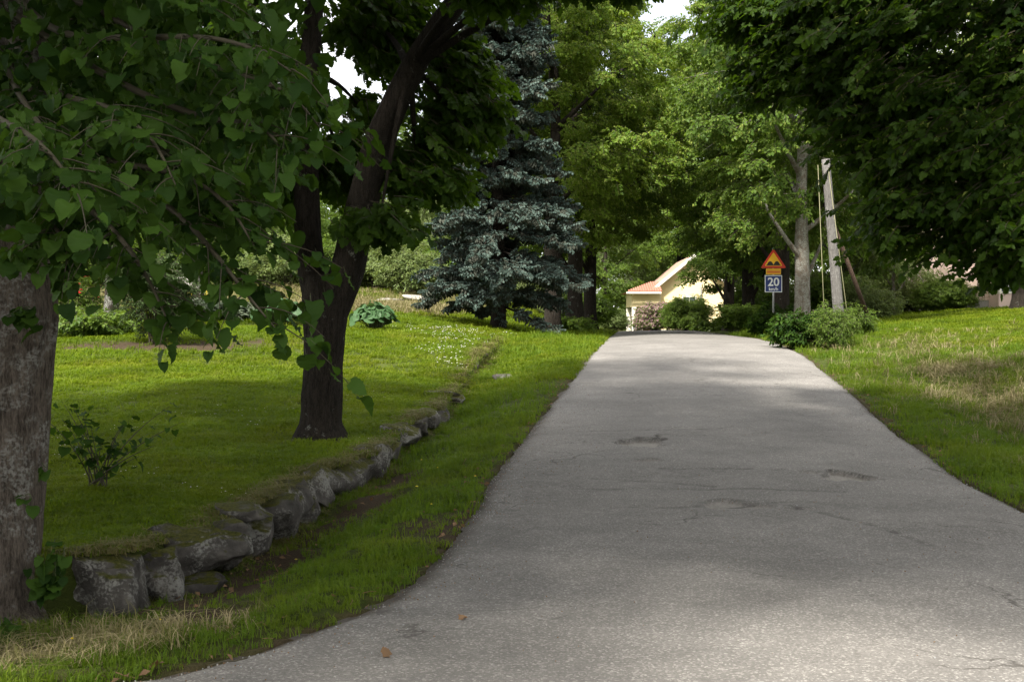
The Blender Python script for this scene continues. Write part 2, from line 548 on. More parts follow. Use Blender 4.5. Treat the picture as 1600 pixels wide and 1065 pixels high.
def scatter_mesh(name, protos, mats, pts, rot, size, pick=None, seed=0, smooth=False):
    """protos: three MB; pts (n,3), rot (n,3) euler, size (n)"""
    rng = np.random.default_rng(seed + 999)
    vs, fs, ms, pr, n = [], [], [], [], 0
    for k, p in enumerate(protos):
        v = np.concatenate(p.v)
        vs.append(v)
        fs += [[i + n for i in f] for f in p.f]
        ms += p.m
        pr.append(np.full(len(v), k + 1))
        n += len(v)
    pts = np.asarray(pts, float).reshape(-1, 3)
    vs.append(pts)
    pr.append(np.zeros(len(pts)))
    me = bpy.data.meshes.new(name)
    me.from_pydata(np.concatenate(vs).tolist(), [], fs)
    for mm in mats: me.materials.append(mm)
    me.polygons.foreach_set('material_index', np.array(ms, np.int32))
    me.polygons.foreach_set('use_smooth', np.full(len(fs), smooth))
    pr = np.concatenate(pr).astype(np.int32)
    N = len(pr)
    me.attributes.new('proto', 'INT', 'POINT').data.foreach_set('value', pr)
    a = np.zeros(N, np.int32)
    a[n:] = rng.integers(0, 3, len(pts)) if pick is None else pick
    me.attributes.new('pick', 'INT', 'POINT').data.foreach_set('value', a)
    a = np.zeros((N, 3), np.float32); a[n:] = rot
    me.attributes.new('turn', 'FLOAT_VECTOR', 'POINT').data.foreach_set('vector', a.ravel())
    a = np.ones(N, np.float32); a[n:] = size
    me.attributes.new('size', 'FLOAT', 'POINT').data.foreach_set('value', a)
    me.update()
    return me


def grow(name, mesh, parent=None, loc=None, rot=None, scale=None):
    o = link(name, mesh, parent, loc, rot, scale)
    md = o.modifiers.new('grow', 'NODES')
    md.node_group = GROW
    o['kind'] = 'stuff'
    return o


# ------------------------------------------------------------------ leaves and twigs
def rotm(e):
    return np.array(Euler(e, 'XYZ').to_matrix())


LIME_OUT = [(0.03, .08), (-.05, .26), (.02, .41), (.16, .51), (.27, .49), (.34, .54), (.45, .48), (.53, .50), (.64, .40), (.72, .38), (.82, .25), (.90, .13)]


def lime_leaf(bend=.22, fold=.18, wav=.05, seed=0):
    """heart-shaped toothed leaf, base at the origin, tip at +X"""
    rng = np.random.default_rng(seed)
    mb = MB()
    xs = [0.0] + [max(0.03, p[0]) for p in LIME_OUT] + [1.0]
    mid = [(0, 0, 0)]
    n = len(LIME_OUT)
    z = lambda x, y: fold * abs(y) - bend * max(x, 0) ** 2
    mids = [(.0 + .94 * i / (n - 1), 0) for i in range(n)]
    v = [(x, 0, z(x, 0)) for x, _ in mids]
    for s in (1, -1):
        v += [(x + rng.normal(0, .012), s * y, z(x, y) + rng.normal(0, wav)) for x, y in LIME_OUT]
    v.append((1.02, rng.normal(0, .05), z(1.02, 0)))
    f = []
    for s in (0, 1):
        o = n * (1 + s)
        for i in range(n - 1):
            q = (i, o + i, o + i + 1, i + 1)
            f.append(q if s else q[::-1])
        q = (n - 1, o + n - 1, 3 * n)
        f.append(q if s else q[::-1])
    # stalk
    mb.add(v, f, 0)
    mb.tube([(-.34, .02, .10), (-.15, 0, .03), (.02, 0, 0)], .012, 3, 1, cap=False)
    return mb


def kite(mb, base, rot, size, mat=0, w=.40):
    v = np.array([(0, 0, 0), (.45, w, .12), (1, 0, -.12), (.45, -w, .12)]) * size
    mb.add(v @ rot.T + base, [(0, 2, 1), (0, 3, 2)], mat)


MAPLE = [(0, 0), (-.12, .30), (.10, .28), (.22, .55), (.34, .32), (.55, .46), (.60, .24), (.82, .20), (1.0, 0)]


def maple(mb, base, rot, size, mat=0):
    half = MAPLE[1:-1]
    v = [(0, 0, 0), (1, 0, -.12)] + [(x, y, .10 * abs(y) - .1 * x * x) for x, y in half] + [(x, -y, .10 * abs(y) - .1 * x * x) for x, y in half]
    n = len(half)
    f = [tuple([0] + list(range(2, 2 + n)) + [1])[::-1], tuple([0] + list(range(2 + n, 2 + 2 * n)) + [1])]
    mb.add(np.array(v) * size @ rot.T + base, f, mat)


def twig(seed, n=12, length=.5, leaf=.085, kind='kite', bract=0, droop=.5, spread=.9, mat_leaf=0, mat_twig=1, mat_b=2, width=.40):
    rng = np.random.default_rng(seed)
    mb = MB()
    pts = np.array([(length * t, .05 * length * math.sin(3 * t + seed), -.18 * length * t * t) for t in np.linspace(0, 1, 4)])
    mb.tube(pts, np.linspace(.007, .002, 4), 3, mat_twig, cap=False)
    for i in range(n):
        t = .12 + .88 * (i + rng.random() * .6) / n
        base = np.array([length * t, .05 * length * math.sin(3 * t + seed), -.18 * length * t * t])
        side = 1 if i % 2 else -1
        yaw = side * rng.uniform(.5, 1.4) * spread
        e = (rng.normal(0, .45), rng.uniform(-.1, 1.0) * droop + .1, yaw)
        s = leaf * rng.uniform(.7, 1.25)
        off = rotm(e) @ np.array([.35 * s, 0, 0])
        if kind == 'kite': kite(mb, base + off, rotm(e), s, mat_leaf, width)
        elif kind == 'maple': maple(mb, base + off, rotm(e), s, mat_leaf)
    for i in range(bract):
        t = rng.uniform(.2, 1)
        base = np.array([length * t, rng.normal(0, .05), -.18 * length * t * t + .01])
        e = (rng.normal(0, .6), rng.uniform(-.2, .9), rng.uniform(-2.5, 2.5))
        kite(mb, base, rotm(e), leaf * rng.uniform(.8, 1.1), mat_b, .22)
        for q in range(3):
            p = base + rotm(e) @ np.array([leaf * rng.uniform(.5, 1.0), rng.normal(0, .02), -.02])
            kite(mb, p, rotm((rng.uniform(0, 6), rng.uniform(0, 6), rng.uniform(0, 6))), leaf * .32, mat_b, .5)
    return mb


def clumps(rng, lobes, per, trunk_xy=(0, 0), flat=.45, rad=(.45, .85), twigs=16, shell=.62, size=(.8, 1.2), droop=(.0, .7), yaw_noise=.7):
    """leaf sprays on the outer part of each lobe (centre, radii); returns points, rotations, sizes, spray centres"""
    pts, rot, siz, cen = [], [], [], []
    for (c, r), n in zip(lobes, per):
        c = np.asarray(c, float)
        r = np.broadcast_to(np.asarray(r, float), (3,))
        for _ in range(n):
            d = rng.normal(size=3); d /= np.linalg.norm(d)
            k = rng.uniform(shell, 1.0) if rng.random() < .8 else rng.uniform(.2, shell)
            cc = c + d * r * k
            cen.append(cc)
            cr = rng.uniform(*rad)
            m = max(3, int(twigs * rng.uniform(.7, 1.3)))
            q = rng.normal(size=(m, 3)) * np.array([.5, .5, .5 * flat]) * cr
            out = math.atan2(cc[1] - trunk_xy[1], cc[0] - trunk_xy[0])
            pts.append(cc + q)
            rr = np.zeros((m, 3))
            rr[:, 0] = rng.normal(0, .35, m)
            rr[:, 1] = rng.uniform(droop[0], droop[1], m)
            rr[:, 2] = .5 * out + .5 * np.arctan2(q[:, 1], q[:, 0]) + rng.normal(0, yaw_noise, m) if False else out + rng.normal(0, yaw_noise, m)
            rot.append(rr)
            siz.append(rng.uniform(size[0], size[1], m))
    return np.concatenate(pts), np.concatenate(rot), np.concatenate(siz), np.array(cen)


def bez(a, b, c, n=7):
    t = np.linspace(0, 1, n)[:, None]
    return (1 - t) ** 2 * np.asarray(a) + 2 * t * (1 - t) * np.asarray(b) + t * t * np.asarray(c)


def furrow(freq=16, amp=.07, seed=0, flare=None):
    def f(a, p, i):
        u = a / (2 * math.pi) * freq
        s = vnoise(u + 40, np.full_like(u, p[2] * 3.0 + seed)) * amp * 2
        s += vnoise(u * 2.3 + 90, np.full_like(u, p[2] * 7.0 + seed)) * amp
        s += vnoise(a * 1.2 + 7, np.full_like(u, p[2] * 1.2 + seed)) * amp * 2.2
        return s
    return f


# ------------------------------------------------------------------ SETTING: ground
def build_ground():
    ys = np.concatenate([np.arange(-30, 4.4, 2.0), np.arange(4.4, 7.0, .09), np.arange(7.0, 14, .13), np.arange(14, 24, .2), np.arange(24, 42, .4),
                         np.arange(42, 80, 1.2), np.arange(80, 241, 8)])
    u = np.linspace(0, 1, 46)
    a_ = 1 - u ** 3.0                     # far left to the stones, dense at the stones
    rows = []
    bare_rows = []
    for y in ys:
        W, L, R = float(Wx(y)), float(Lx(y)), float(Rx(y))
        left = W - .05 - (140 + W) * (1 - u) ** 3.0 if W > -60 else W - .05 - 80 * (1 - u) ** 3
        mid = W + .03 + (L - W - .03) * np.linspace(0, 1, 22)
        rd = np.linspace(L + .03, R - .03, 6)
        rt = R + np.linspace(0, 1, 64) ** 2.6 * 170
        x = np.concatenate([left, mid, rd, rt])
        rows.append(np.stack([x, np.full_like(x, y), H(x, np.full_like(x, y))], 1))
    v = np.concatenate(rows)
    nc = len(rows[0]); nr = len(rows)
    idx = np.arange(nr * nc).reshape(nr, nc)
    f = np.stack([idx[:-1, :-1], idx[:-1, 1:], idx[1:, 1:], idx[1:, :-1]], -1).reshape(-1, 4)
    me = bpy.data.meshes.new('ground')
    me.from_pydata(v.tolist(), [], f.tolist())
    me.materials.append(M['turf'])
    me.polygons.foreach_set('use_smooth', np.full(len(f), True))
    me.attributes.new('bare', 'FLOAT', 'POINT').data.foreach_set('value', bare(v[:, 0], v[:, 1]).astype(np.float32))
    o = link('ground', me)
    tag(o, 'green lawns and grassy banks on both sides of the road', kind='structure')
    return o


def bare(x, y):
    """0..1: where soil, mulch or worn ground shows"""
    W, L, R = Wx(y), Lx(y), Rx(y)
    e = np.zeros_like(x)
    g = lambda cx, cy, rx, ry_: np.exp(-((x - cx) / rx) ** 2 - ((y - cy) / ry_) ** 2)
    e += 1.0 * np.exp(-((x - (W + .5)) / .5) ** 2) * sstep(6.6, 7.6, y) * (1 - sstep(13, 19, y)) * np.clip(.75 + 1.4 * vnoise(x * 2, y * 1.2, 49), 0, 1)       # ditch bottom
    e += 1.0 * g(-8.6, 28.6, 3.0, 1.0)                                              # mulch bed
    e += .5 * g(-6.0, 30.0, 2.4, .6)
    e += .8 * g(-2.53, 15.9, .55, .5)                                              # foot of the forked tree
    e += .9 * g(-2.0, 7.7, .45, .55) + .75 * g(-2.9, 7.1, 1.0, .55)
    e += .5 * np.exp(-((x - L) / .16) ** 2) * (y > 5) + .5 * np.exp(-((x - R) / .2) ** 2)
    e += .55 * g(-.75, 10.2, .35, .7)
    e += .45 * g(8.2, 17.5, 1.1, 2.0)
    return np.clip(e, 0, 1)


build_ground()

# ------------------------------------------------------------------ SETTING: road
PITS = [(1.62, 15.25, .31, .40, .065), (3.48, 12.65, .28, .34, .055), (1.98, 10.95, .33, .24, .035), (1.52, 13.65, .16, .10, .03), (2.35, 16.4, .25, .12, .015), (3.15, 12.85, .12, .10, .03), (2.55, 10.75, .14, .08, .022)]


def build_road():
    ys = np.concatenate([np.arange(-25, 4, 1.5), np.arange(4, 18, .045), np.arange(18, 30, .15), np.arange(30, 77, .6)])
    rows = []
    nc = 150
    for y in ys:
        L, R = float(Lx(y)), float(Rx(y))
        L = max(L, -30)
        wl = .05 * vnoise(y * 1.7, 3.0, 1) * 2 + .03 * vnoise(y * 6.1, 1.0, 2) * 2
        wr = .06 * vnoise(y * 1.3, 9.0, 4) * 2 + .03 * vnoise(y * 5.3, 1.0, 5) * 2
        u = np.linspace(0, 1, nc)
        if L < -5:
            u = np.concatenate([np.linspace(0, .5, 30), np.linspace(.5, 1, nc - 29)[1:]])
        x = L + wl + (R + wr - L - wl) * u
        rows.append(np.stack([x, np.full_like(x, y), np.zeros_like(x)], 1))
    v = np.concatenate(rows)
    x, y = v[:, 0], v[:, 1]
    L, R = np.maximum(Lx(y), -30), Rx(y)
    mid = (L + R) / 2
    z = Zr(y) + .05 * (1 - np.clip(np.abs(x - mid) / 2.5, 0, 1) ** 2) + .012 * fbm(x * .8, y * .8, 31) * 2
    ed = np.minimum(x - L, R - x)
    z -= .03 * (1 - sstep(0, .15, ed))
    pit = np.zeros_like(x); stain_shade = np.zeros_like(x)
    for (cx, cy, rx, ry_, dep) in PITS:
        ang = np.arctan2(y - cy, x - cx)
        rr = np.hypot((x - cx) / rx, (y - cy) / ry_) * (1 + .2 * np.sin(3 * ang + cx * 9) + .55 * vnoise(x * 7, y * 5, 7) + .3 * vnoise(x * 19, y * 14, 8))
        k = 1 - sstep(.84, 1.0, rr)
        z -= dep * k
        pit = np.maximum(pit, k * min(1, dep / .045))
        stain_shade = np.maximum(stain_shade, .85 * np.exp(-((rr - .98) / .09) ** 2) * min(1, dep / .05) * (y > cy + .03))  # far rim only: shade of the hole's wall painted in with the stain
        stain_shade = np.maximum(stain_shade, .10 * np.exp(-(rr / 2.0) ** 2))
    # cracks
    for (ax, ay, bx, by) in ((.55, 11.9, 3.2, 11.75), (2.5, 10.95, 3.0, 9.75), (1.3, 10.7, 2.6, 11.2), (1.6, 13.1, 2.9, 13.0), (.9, 16.3, 2.6, 16.2), (3.0, 9.75, 3.15, 9.1), (.7, 12.6, 2.0, 12.0)):
        t = np.clip(((x - ax) * (bx - ax) + (y - ay) * (by - ay)) / ((bx - ax) ** 2 + (by - ay) ** 2), 0, 1)
        wob = .12 * vnoise(t * 9 + ax * 3, t * 3, 17)
        d = np.hypot(x - ax - t * (bx - ax), y - ay - t * (by - ay) + wob)
        k = np.exp(-(d / .036) ** 2) * np.clip(.4 + 1.6 * vnoise(t * 7, ax * 5 + t, 9) + .5, 0, 1)
        z -= .008 * k
        stain_shade = np.maximum(stain_shade, 1.0 * k)
    for (cx, cy, rx, ry_, a) in ((1.9, 12.8, 1.0, .5, .35), (.2, 12.6, .5, 2.2, .4), (2.2, 15.8, 1.8, .5, .35), (.0, 10.4, .35, 1.2, .4), (1.8, 19.2, 1.4, .6, .15), (2.6, 11.0, 1.2, .35, .2)):
        stain_shade = np.maximum(stain_shade, a * np.exp(-((x - cx) / rx) ** 2 - ((y - cy) / ry_) ** 2))
    v[:, 2] = z
    nr = len(rows)
    idx = np.arange(nr * nc).reshape(nr, nc)
    f = np.stack([idx[:-1, :-1], idx[:-1, 1:], idx[1:, 1:], idx[1:, :-1]], -1).reshape(-1, 4)
    me = bpy.data.meshes.new('road')
    me.from_pydata(v.tolist(), [], f.tolist())
    me.materials.append(M['asphalt'])
    me.polygons.foreach_set('use_smooth', np.full(len(f), True))
    edge = np.exp(-np.maximum(ed, 0) / .13) + .35 * np.exp(-np.maximum(x - L, 0) / .5) * (y > 7) * (y < 19)
    for nm, a in (('edge', edge), ('pit', pit), ('stain_shade', stain_shade)):
        me.attributes.new(nm, 'FLOAT', 'POINT').data.foreach_set('value', a.astype(np.float32))
    tag(link('road', me), 'grey worn asphalt road with potholes running uphill', kind='structure')


build_road()


def road_z(x, y):
    L, R = float(Lx(y)), float(Rx(y))
    return float(Zr(y)) + .05 * (1 - min(1, abs(x - (L + R) / 2) / 2.5) ** 2) + .003


# ------------------------------------------------------------------ grass
def blade_tuft(seed, n, h, spread, lean, width, mats=(0,), bend=.4):
    rng = np.random.default_rng(seed)
    mb = MB()
    for i in range(n):
        a = rng.uniform(0, 6.283); r = spread * math.sqrt(rng.random())
        b = np.array([r * math.cos(a), r * math.sin(a), -.01])
        hh = h * rng.uniform(.55, 1.2)
        dr = rng.uniform(0, 6.283)
        d = np.array([math.cos(dr), math.sin(dr), 0])
        s = np.array([-d[1], d[0], 0]) * width * rng.uniform(.7, 1.3)
        k = lean * rng.uniform(.2, 1.2)
        m1 = b + d * hh * k * .35 + np.array([0, 0, hh * .6])
        tp = b + d * hh * (k * .9 + bend * k) + np.array([0, 0, hh * (1 - .35 * k)])
        mb.add([b - s, b + s, m1 + s * .8, m1 - s * .8, tp], [(0, 1, 2, 3), (3, 2, 4)], mats[rng.integers(len(mats))])
    return mb


def in_view(x, y, margin=1.2):
    return np.abs(x) < y * .43 + margin


RNG = np.random.default_rng(5)


def field(n, x0, x1, y0, y1):
    return RNG.uniform(x0, x1, n), RNG.uniform(y0, y1, n)


def grass_layer(name, label, regions, keep, protos, mats, size, seed, cat='grass', yawall=True):
    X, Y = [], []
    for (dens, x0, x1, y0, y1) in regions:
        n = int(dens * (x1 - x0) * (y1 - y0))
        x, y = field(n, x0, x1, y0, y1)
        k = in_view(x, y)
        x, y = x[k], y[k]
        k = RNG.random(len(x)) < keep(x, y)
        X.append(x[k]); Y.append(y[k])
    x, y = np.concatenate(X), np.concatenate(Y)
    z = H(x, y)
    n = len(x)
    rot = np.zeros((n, 3)); rot[:, 2] = RNG.uniform(0, 6.283, n)
    rot[:, 0] = RNG.normal(0, .12, n); rot[:, 1] = RNG.normal(0, .12, n)
    s = size(x, y) * RNG.uniform(.75, 1.3, n)
    o = grow(name, scatter_mesh(name, protos, mats, np.stack([x, y, z], 1), rot, s, seed=seed))
    tag(o, label, cat, kind='stuff')
    print(name, n)
    return o


def side_left(x, y): return x < Lx(y) - .02
def side_right(x, y): return x > Rx(y) + .02


def keep_lawn(x, y):
    k = (x < Wx(y) - .02) | ((x < Lx(y)) & (y > 23)) | ((x > Rx(y) + 2.6) & (y > 18))
    return k * (1 - .93 * np.clip(bare(x, y) * 1.25, 0, 1))


def keep_verge(x, y):
    L, R, W = Lx(y), Rx(y), Wx(y)
    k = ((x < L + .03) & (x > W + .02)) | ((x > R - .03) & (x < R + 4.5))
    patch = np.clip(.85 + 1.5 * vnoise(x * 1.1, y * .8, 47), .25, 1)
    return k * patch * (1 - .92 * np.clip(bare(x, y) * 1.3, 0, 1))


dist_size = lambda x, y: np.interp(y, [5, 12, 20, 35, 60], [1.0, 1.15, 1.7, 2.6, 4.0])
lawn_p = [blade_tuft(s, 16, .050, .06, .8, .0036) for s in (1, 2, 3)]
grass_layer('lawn_grass', 'short mown lawn grass on the terrace left and the lawn right of the road',
            [(420, -6.5, 0, 7.5, 13), (260, -10, 0, 13, 18), (130, -12, 2, 18, 25), (48, -14, 17, 25, 34), (26, -18, 20, 34, 46), (9, -28, 28, 46, 64)],
            keep_lawn, lawn_p, [M['grass_leaf']], dist_size, 1)
verge_p = [blade_tuft(11, 14, .075, .06, 1.0, .0038), blade_tuft(12, 14, .055, .07, 1.2, .0038), blade_tuft(13, 9, .12, .05, .9, .0036)]
grass_layer('verge_grass', 'longer green verge grass along both edges of the road',
            [(480, -6.5, 0, 5.2, 9), (360, -3.5, 1, 9, 14), (300, 4.5, 7.0, 8.5, 12), (220, -3, 9, 12, 18), (110, -3, 11, 18, 26), (48, -2, 13, 26, 38), (20, -1, 16, 38, 52)],
            keep_verge, verge_p, [M['verge_leaf']], lambda x, y: np.interp(y, [5, 8, 12, 20, 35, 60], [.62, .68, .9, 1.15, 1.6, 2.2]) * np.interp(vnoise(x * .9, y * .9, 44), [-.4, .4], [.7, 1.35]), 2)


def keep_straw(x, y):
    R = Rx(y)
    g = lambda cx, cy, rx, ry_: np.exp(-((x - cx) / rx) ** 2 - ((y - cy) / ry_) ** 2)
    k = .42 * g(8.6, 21.5, .9, 3.0) + .35 * g(8.0, 18, .7, 2.2) + .2 * g(9.0, 26, 1.0, 3) + .55 * g(-3.0, 6.9, 1.2, .6) + .35 * g(-2.0, 6.7, .6, .4) + .06 * g(9, 24, 5, 8)
    k = k * (1 + 1.2 * vnoise(x * 1.5, y * 1.5, 61))
    ok = (x > R + .25) | ((x < Lx(y) - .4) & (y < 8.2))
    return np.clip(k, 0, 1) * ok


straw_p = [blade_tuft(21, 12, .17, .07, 1.6, .0034, (0, 0, 1)), blade_tuft(22, 10, .22, .09, 1.9, .003, (0, 1)), blade_tuft(23, 12, .13, .09, 1.7, .0036, (0, 1, 1))]
grass_layer('dry_grass', 'dry straw-coloured bent grass on the banks',
            [(260, -6, 0, 5.6, 8.3), (120, 5.2, 12, 13, 24), (60, 6, 14, 24, 33)],
            keep_straw, straw_p, [M['straw'], M['straw_green']], lambda x, y: np.interp(y, [5, 12, 20, 35], [.7, .95, 1.25, 1.5]), 3)

# moss and thatch hanging over the stones, and rough tufts in the ditch
def keep_moss(x, y):
    d = Wx(y) - x
    return np.exp(-((d - .04) / .14) ** 2) * (y > 8.4) * (y < 34) * np.clip(.55 + 1.2 * vnoise(y * 2.1, x * .1, 71), 0, 1)


grass_layer('overhanging_thatch', 'brownish moss and thatch hanging over the stones of the low wall',
            [(1500, -4, .5, 8.3, 14), (900, -3, .5, 14, 23), (320, -2.5, .8, 23, 34)],
            keep_moss, [blade_tuft(31, 12, .07, .05, 2.0, .004), blade_tuft(32, 10, .10, .05, 2.4, .004), blade_tuft(33, 12, .05, .06, 1.6, .005)],
            [M['straw_green']], lambda x, y: np.interp(y, [5, 12, 20, 35], [.8, .9, 1.2, 1.8]), 4, cat='moss')


# little flowers in the lawn
def flower_tuft(seed, n, h, spread, r, pet=0, stem=1):
    rng = np.random.default_rng(seed)
    mb = MB()
    for i in range(n):
        x, y = rng.normal(0, spread, 2); hh = h * rng.uniform(.6, 1.2)
        mb.tube([(x, y, 0), (x + .01, y, hh)], .0015, 3, stem, cap=False)
        a = np.linspace(0, 6.283, 7)[:-1]
        v = [(x + .01, y, hh + r * .5)] + [(x + .01 + r * math.cos(t), y + r * math.sin(t), hh) for t in a] + [(x + .01, y, hh - r * .4)]
        mb.add(v, [(0, 1 + k, 1 + (k + 1) % 6) for k in range(6)] + [(7, 1 + (k + 1) % 6, 1 + k) for k in range(6)], pet)
    return mb


def flowers(name, label, n, box, keep, protos, mats, size, seed, cat='flowers'):
    x, y = field(n, *box)
    k = RNG.random(n) < keep(x, y)
    x, y = x[k], y[k]
    rot = np.zeros((len(x), 3)); rot[:, 2] = RNG.uniform(0, 6.283, len(x))
    tag(grow(name, scatter_mesh(name, protos, mats, np.stack([x, y, H(x, y)], 1), rot, size * RNG.uniform(.7, 1.3, len(x)), seed=seed)), label, cat, kind='stuff')


fp = [flower_tuft(41, 3, .06, .08, .011), flower_tuft(42, 2, .05, .06, .010), flower_tuft(43, 4, .06, .12, .011)]
flowers('clover_flowers', 'tiny white clover flowers dotted over the shaded lawn', 1500, (-7, -.5, 9, 25),
        lambda x, y: (x < Wx(y) - .1) * np.clip(vnoise(x * .7, y * .7, 81) * 2.6 - .1, 0, 1) * .8, fp, [M['petal_white'], M['green_twig']], .7, 41)
flowers('daisy_drift', 'drift of white flowers along the crest of the lawn before the spruce', 1000, (-5.5, 1, 26, 37),
        lambda x, y: np.clip(np.exp(-((x - (Wx(y) - .9 - (y - 30) * .12)) / (.35 + (y - 28).clip(0) * .13)) ** 2), 0, 1) * (x < Wx(y) - .05) * np.clip(.75 + vnoise(x * 1.3, y * 1.3, 83), 0, 1), fp,
        [M['petal_white'], M['green_twig']], 1.35, 43)
flowers('dandelions', 'a few yellow dandelions in the verge grass', 40, (-3, 1.0, 6.5, 16),
        lambda x, y: (x < Lx(y) - .1) * (x > Wx(y)) * .5, [flower_tuft(45, 1, .09, .02, .016)] * 3, [M['petal_yellow'], M['green_twig']], .9, 45)

# ------------------------------------------------------------------ low dry wall of field stones holding the terrace
def stone_mesh(seed, sx, sy, sz, sub=3, rough=.16, sq=.55):
    """a worn boulder: rounded box with chipped planes and lumps"""
    import bmesh
    rng = np.random.default_rng(seed)
    bm = bmesh.new()
    bmesh.ops.create_icosphere(bm, subdivisions=sub, radius=1.0)
    v = np.array([p.co[:] for p in bm.verts])
    v = np.sign(v) * np.abs(v) ** sq
    v /= np.abs(v).max()
    for _ in range(9):
        n = rng.normal(size=3); n /= np.linalg.norm(n)
        d = v @ n
        lim = rng.uniform(.55, .9)
        v -= np.outer(np.maximum(d - lim, 0) * .96, n)
    n1 = fbm(v[:, 0] * 1.6 + seed, v[:, 1] * 1.6 + v[:, 2] * 1.1, seed, 4)
    n2 = fbm(v[:, 2] * 1.9 + seed * 3, v[:, 0] * 1.3 - v[:, 1], seed + 5, 4)
    n3 = fbm(v[:, 0] * 4.1 + seed, v[:, 1] * 3.7 + v[:, 2] * 4.3, seed + 9, 3) + fbm(v[:, 2] * 4.6, v[:, 1] * 4.4 - v[:, 0] * 2.0, seed + 3, 3)
    v = v * (1 + rough * (n1 + n2) + .085 * n3)[:, None]
    v = v * np.array([sx, sy, sz])
    for p, c in zip(bm.verts, v): p.co = c
    me = bpy.data.meshes.new('stone')
    bm.to_mesh(me); bm.free()
    me.polygons.foreach_set('use_smooth', np.full(len(me.polygons), True))
    me.materials.append(M['granite'])
    return me


wall = thing('retaining_wall', 'low mossy field-stone wall between the lawn and the ditch', 'wall', (-2.4, 10.5, -.3))
wl = np.array([-2.4, 10.5, -.3])
# (pixel x of middle, distance, half length, half depth, half height, height of middle)
STONES = [(172, 8.72, .42, .34, .29, -.13), (112, 8.62, .26, .25, .22, -.12), (268, 8.98, .20, .22, .20, -.15), (312, 9.42, .38, .26, .22, -.05), (330, 9.25, .20, .14, .13, -.26),
          (356, 10.0, .24, .22, .22, -.08), (392, 10.6, .30, .26, .10, .10), (402, 10.75, .28, .22, .21, -.11), (428, 11.35, .32, .25, .25, -.06), (452, 11.95, .34, .22, .26, -.04),
          (470, 12.4, .30, .2, .24, .0), (490, 12.85, .34, .22, .23, .02), (515, 13.4, .38, .22, .21, .03), (540, 13.95, .36, .22, .20, .05), (566, 14.5, .38, .22, .19, .08),
          (592, 15.1, .36, .22, .20, .11), (604, 15.8, .36, .22, .18, .17), (632, 16.9, .34, .25, .21, .25), (612, 16.7, .30, .2, .11, .32), (658, 17.9, .34, .2, .17, .31), (676, 19.0, .40, .18, .14, .37), (692, 20.4, .45, .18, .11, .39),
          (716, 22.6, .35, .16, .08, .50), (742, 28.0, .4, .18, .12, 1.06), (752, 29.6, .5, .18, .1, 1.2), (765, 31.6, .5, .18, .1, 1.38)]
for i, (px, d, hx, hy, hz, zc) in enumerate(STONES):
    x = (px - CX) / FPX * d
    ang = math.atan2(1, float(Wx(d + .4) - Wx(d - .4)) / .8)
    link('stone', stone_mesh(100 + i, hx * 1.15, hy * 1.1, hz * 1.06, 5 if i < 5 else 4), wall, np.array([x - .06, d, zc]) - wl, (RNG.normal(0, .08), RNG.normal(0, .08), ang + RNG.normal(0, .12) if i > 5 else RNG.normal(.3, .2)))

# a low stone showing in the grass below the drift of flowers and a bare slab in the lawn
st = link('half_buried_stone', stone_mesh(150, .22, .16, .13), None, gpt(786, 25.5, .02))
tag(st, 'small grey stone half buried in the verge grass below the white flowers', 'stone')
st = link('flat_rock', stone_mesh(151, .48, .22, .06), None, gpt(683, 22.5, .0))
tag(st, 'flat dark rock lying flush in the lawn above the ditch', 'rock')


# ------------------------------------------------------------------ trees
def leaf_arrays(pts_dirs):
    return pts_dirs


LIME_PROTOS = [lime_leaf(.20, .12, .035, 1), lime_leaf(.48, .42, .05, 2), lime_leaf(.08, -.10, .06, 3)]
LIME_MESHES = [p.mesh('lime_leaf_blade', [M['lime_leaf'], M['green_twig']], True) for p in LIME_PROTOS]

# --- the near lime at the left edge
T1 = np.array([-3.54, 8.32, -.36])
near = thing('lime_tree', 'large lime tree at the left edge, lichened trunk, branches hanging before the lawn', 'tree', tuple(T1))
rng = np.random.default_rng(8)
zz = np.linspace(0, 6.5, 90)
cx = -.02 + .10 * sstep(.4, 2.2, zz) - .05 * sstep(2.5, 6, zz)
rad = .315 + .13 * np.exp(-zz / .16) + .03 * np.exp(-((zz - 2.15) / .22) ** 2) - .012 * zz
mb = MB()
mb.tube(np.stack([cx, .03 * np.sin(zz), zz], 1), rad, 72, 0, disp=furrow(26, .045, 4))
link('trunk', mb.mesh('trunk', M['bark_lichen'], True), near)

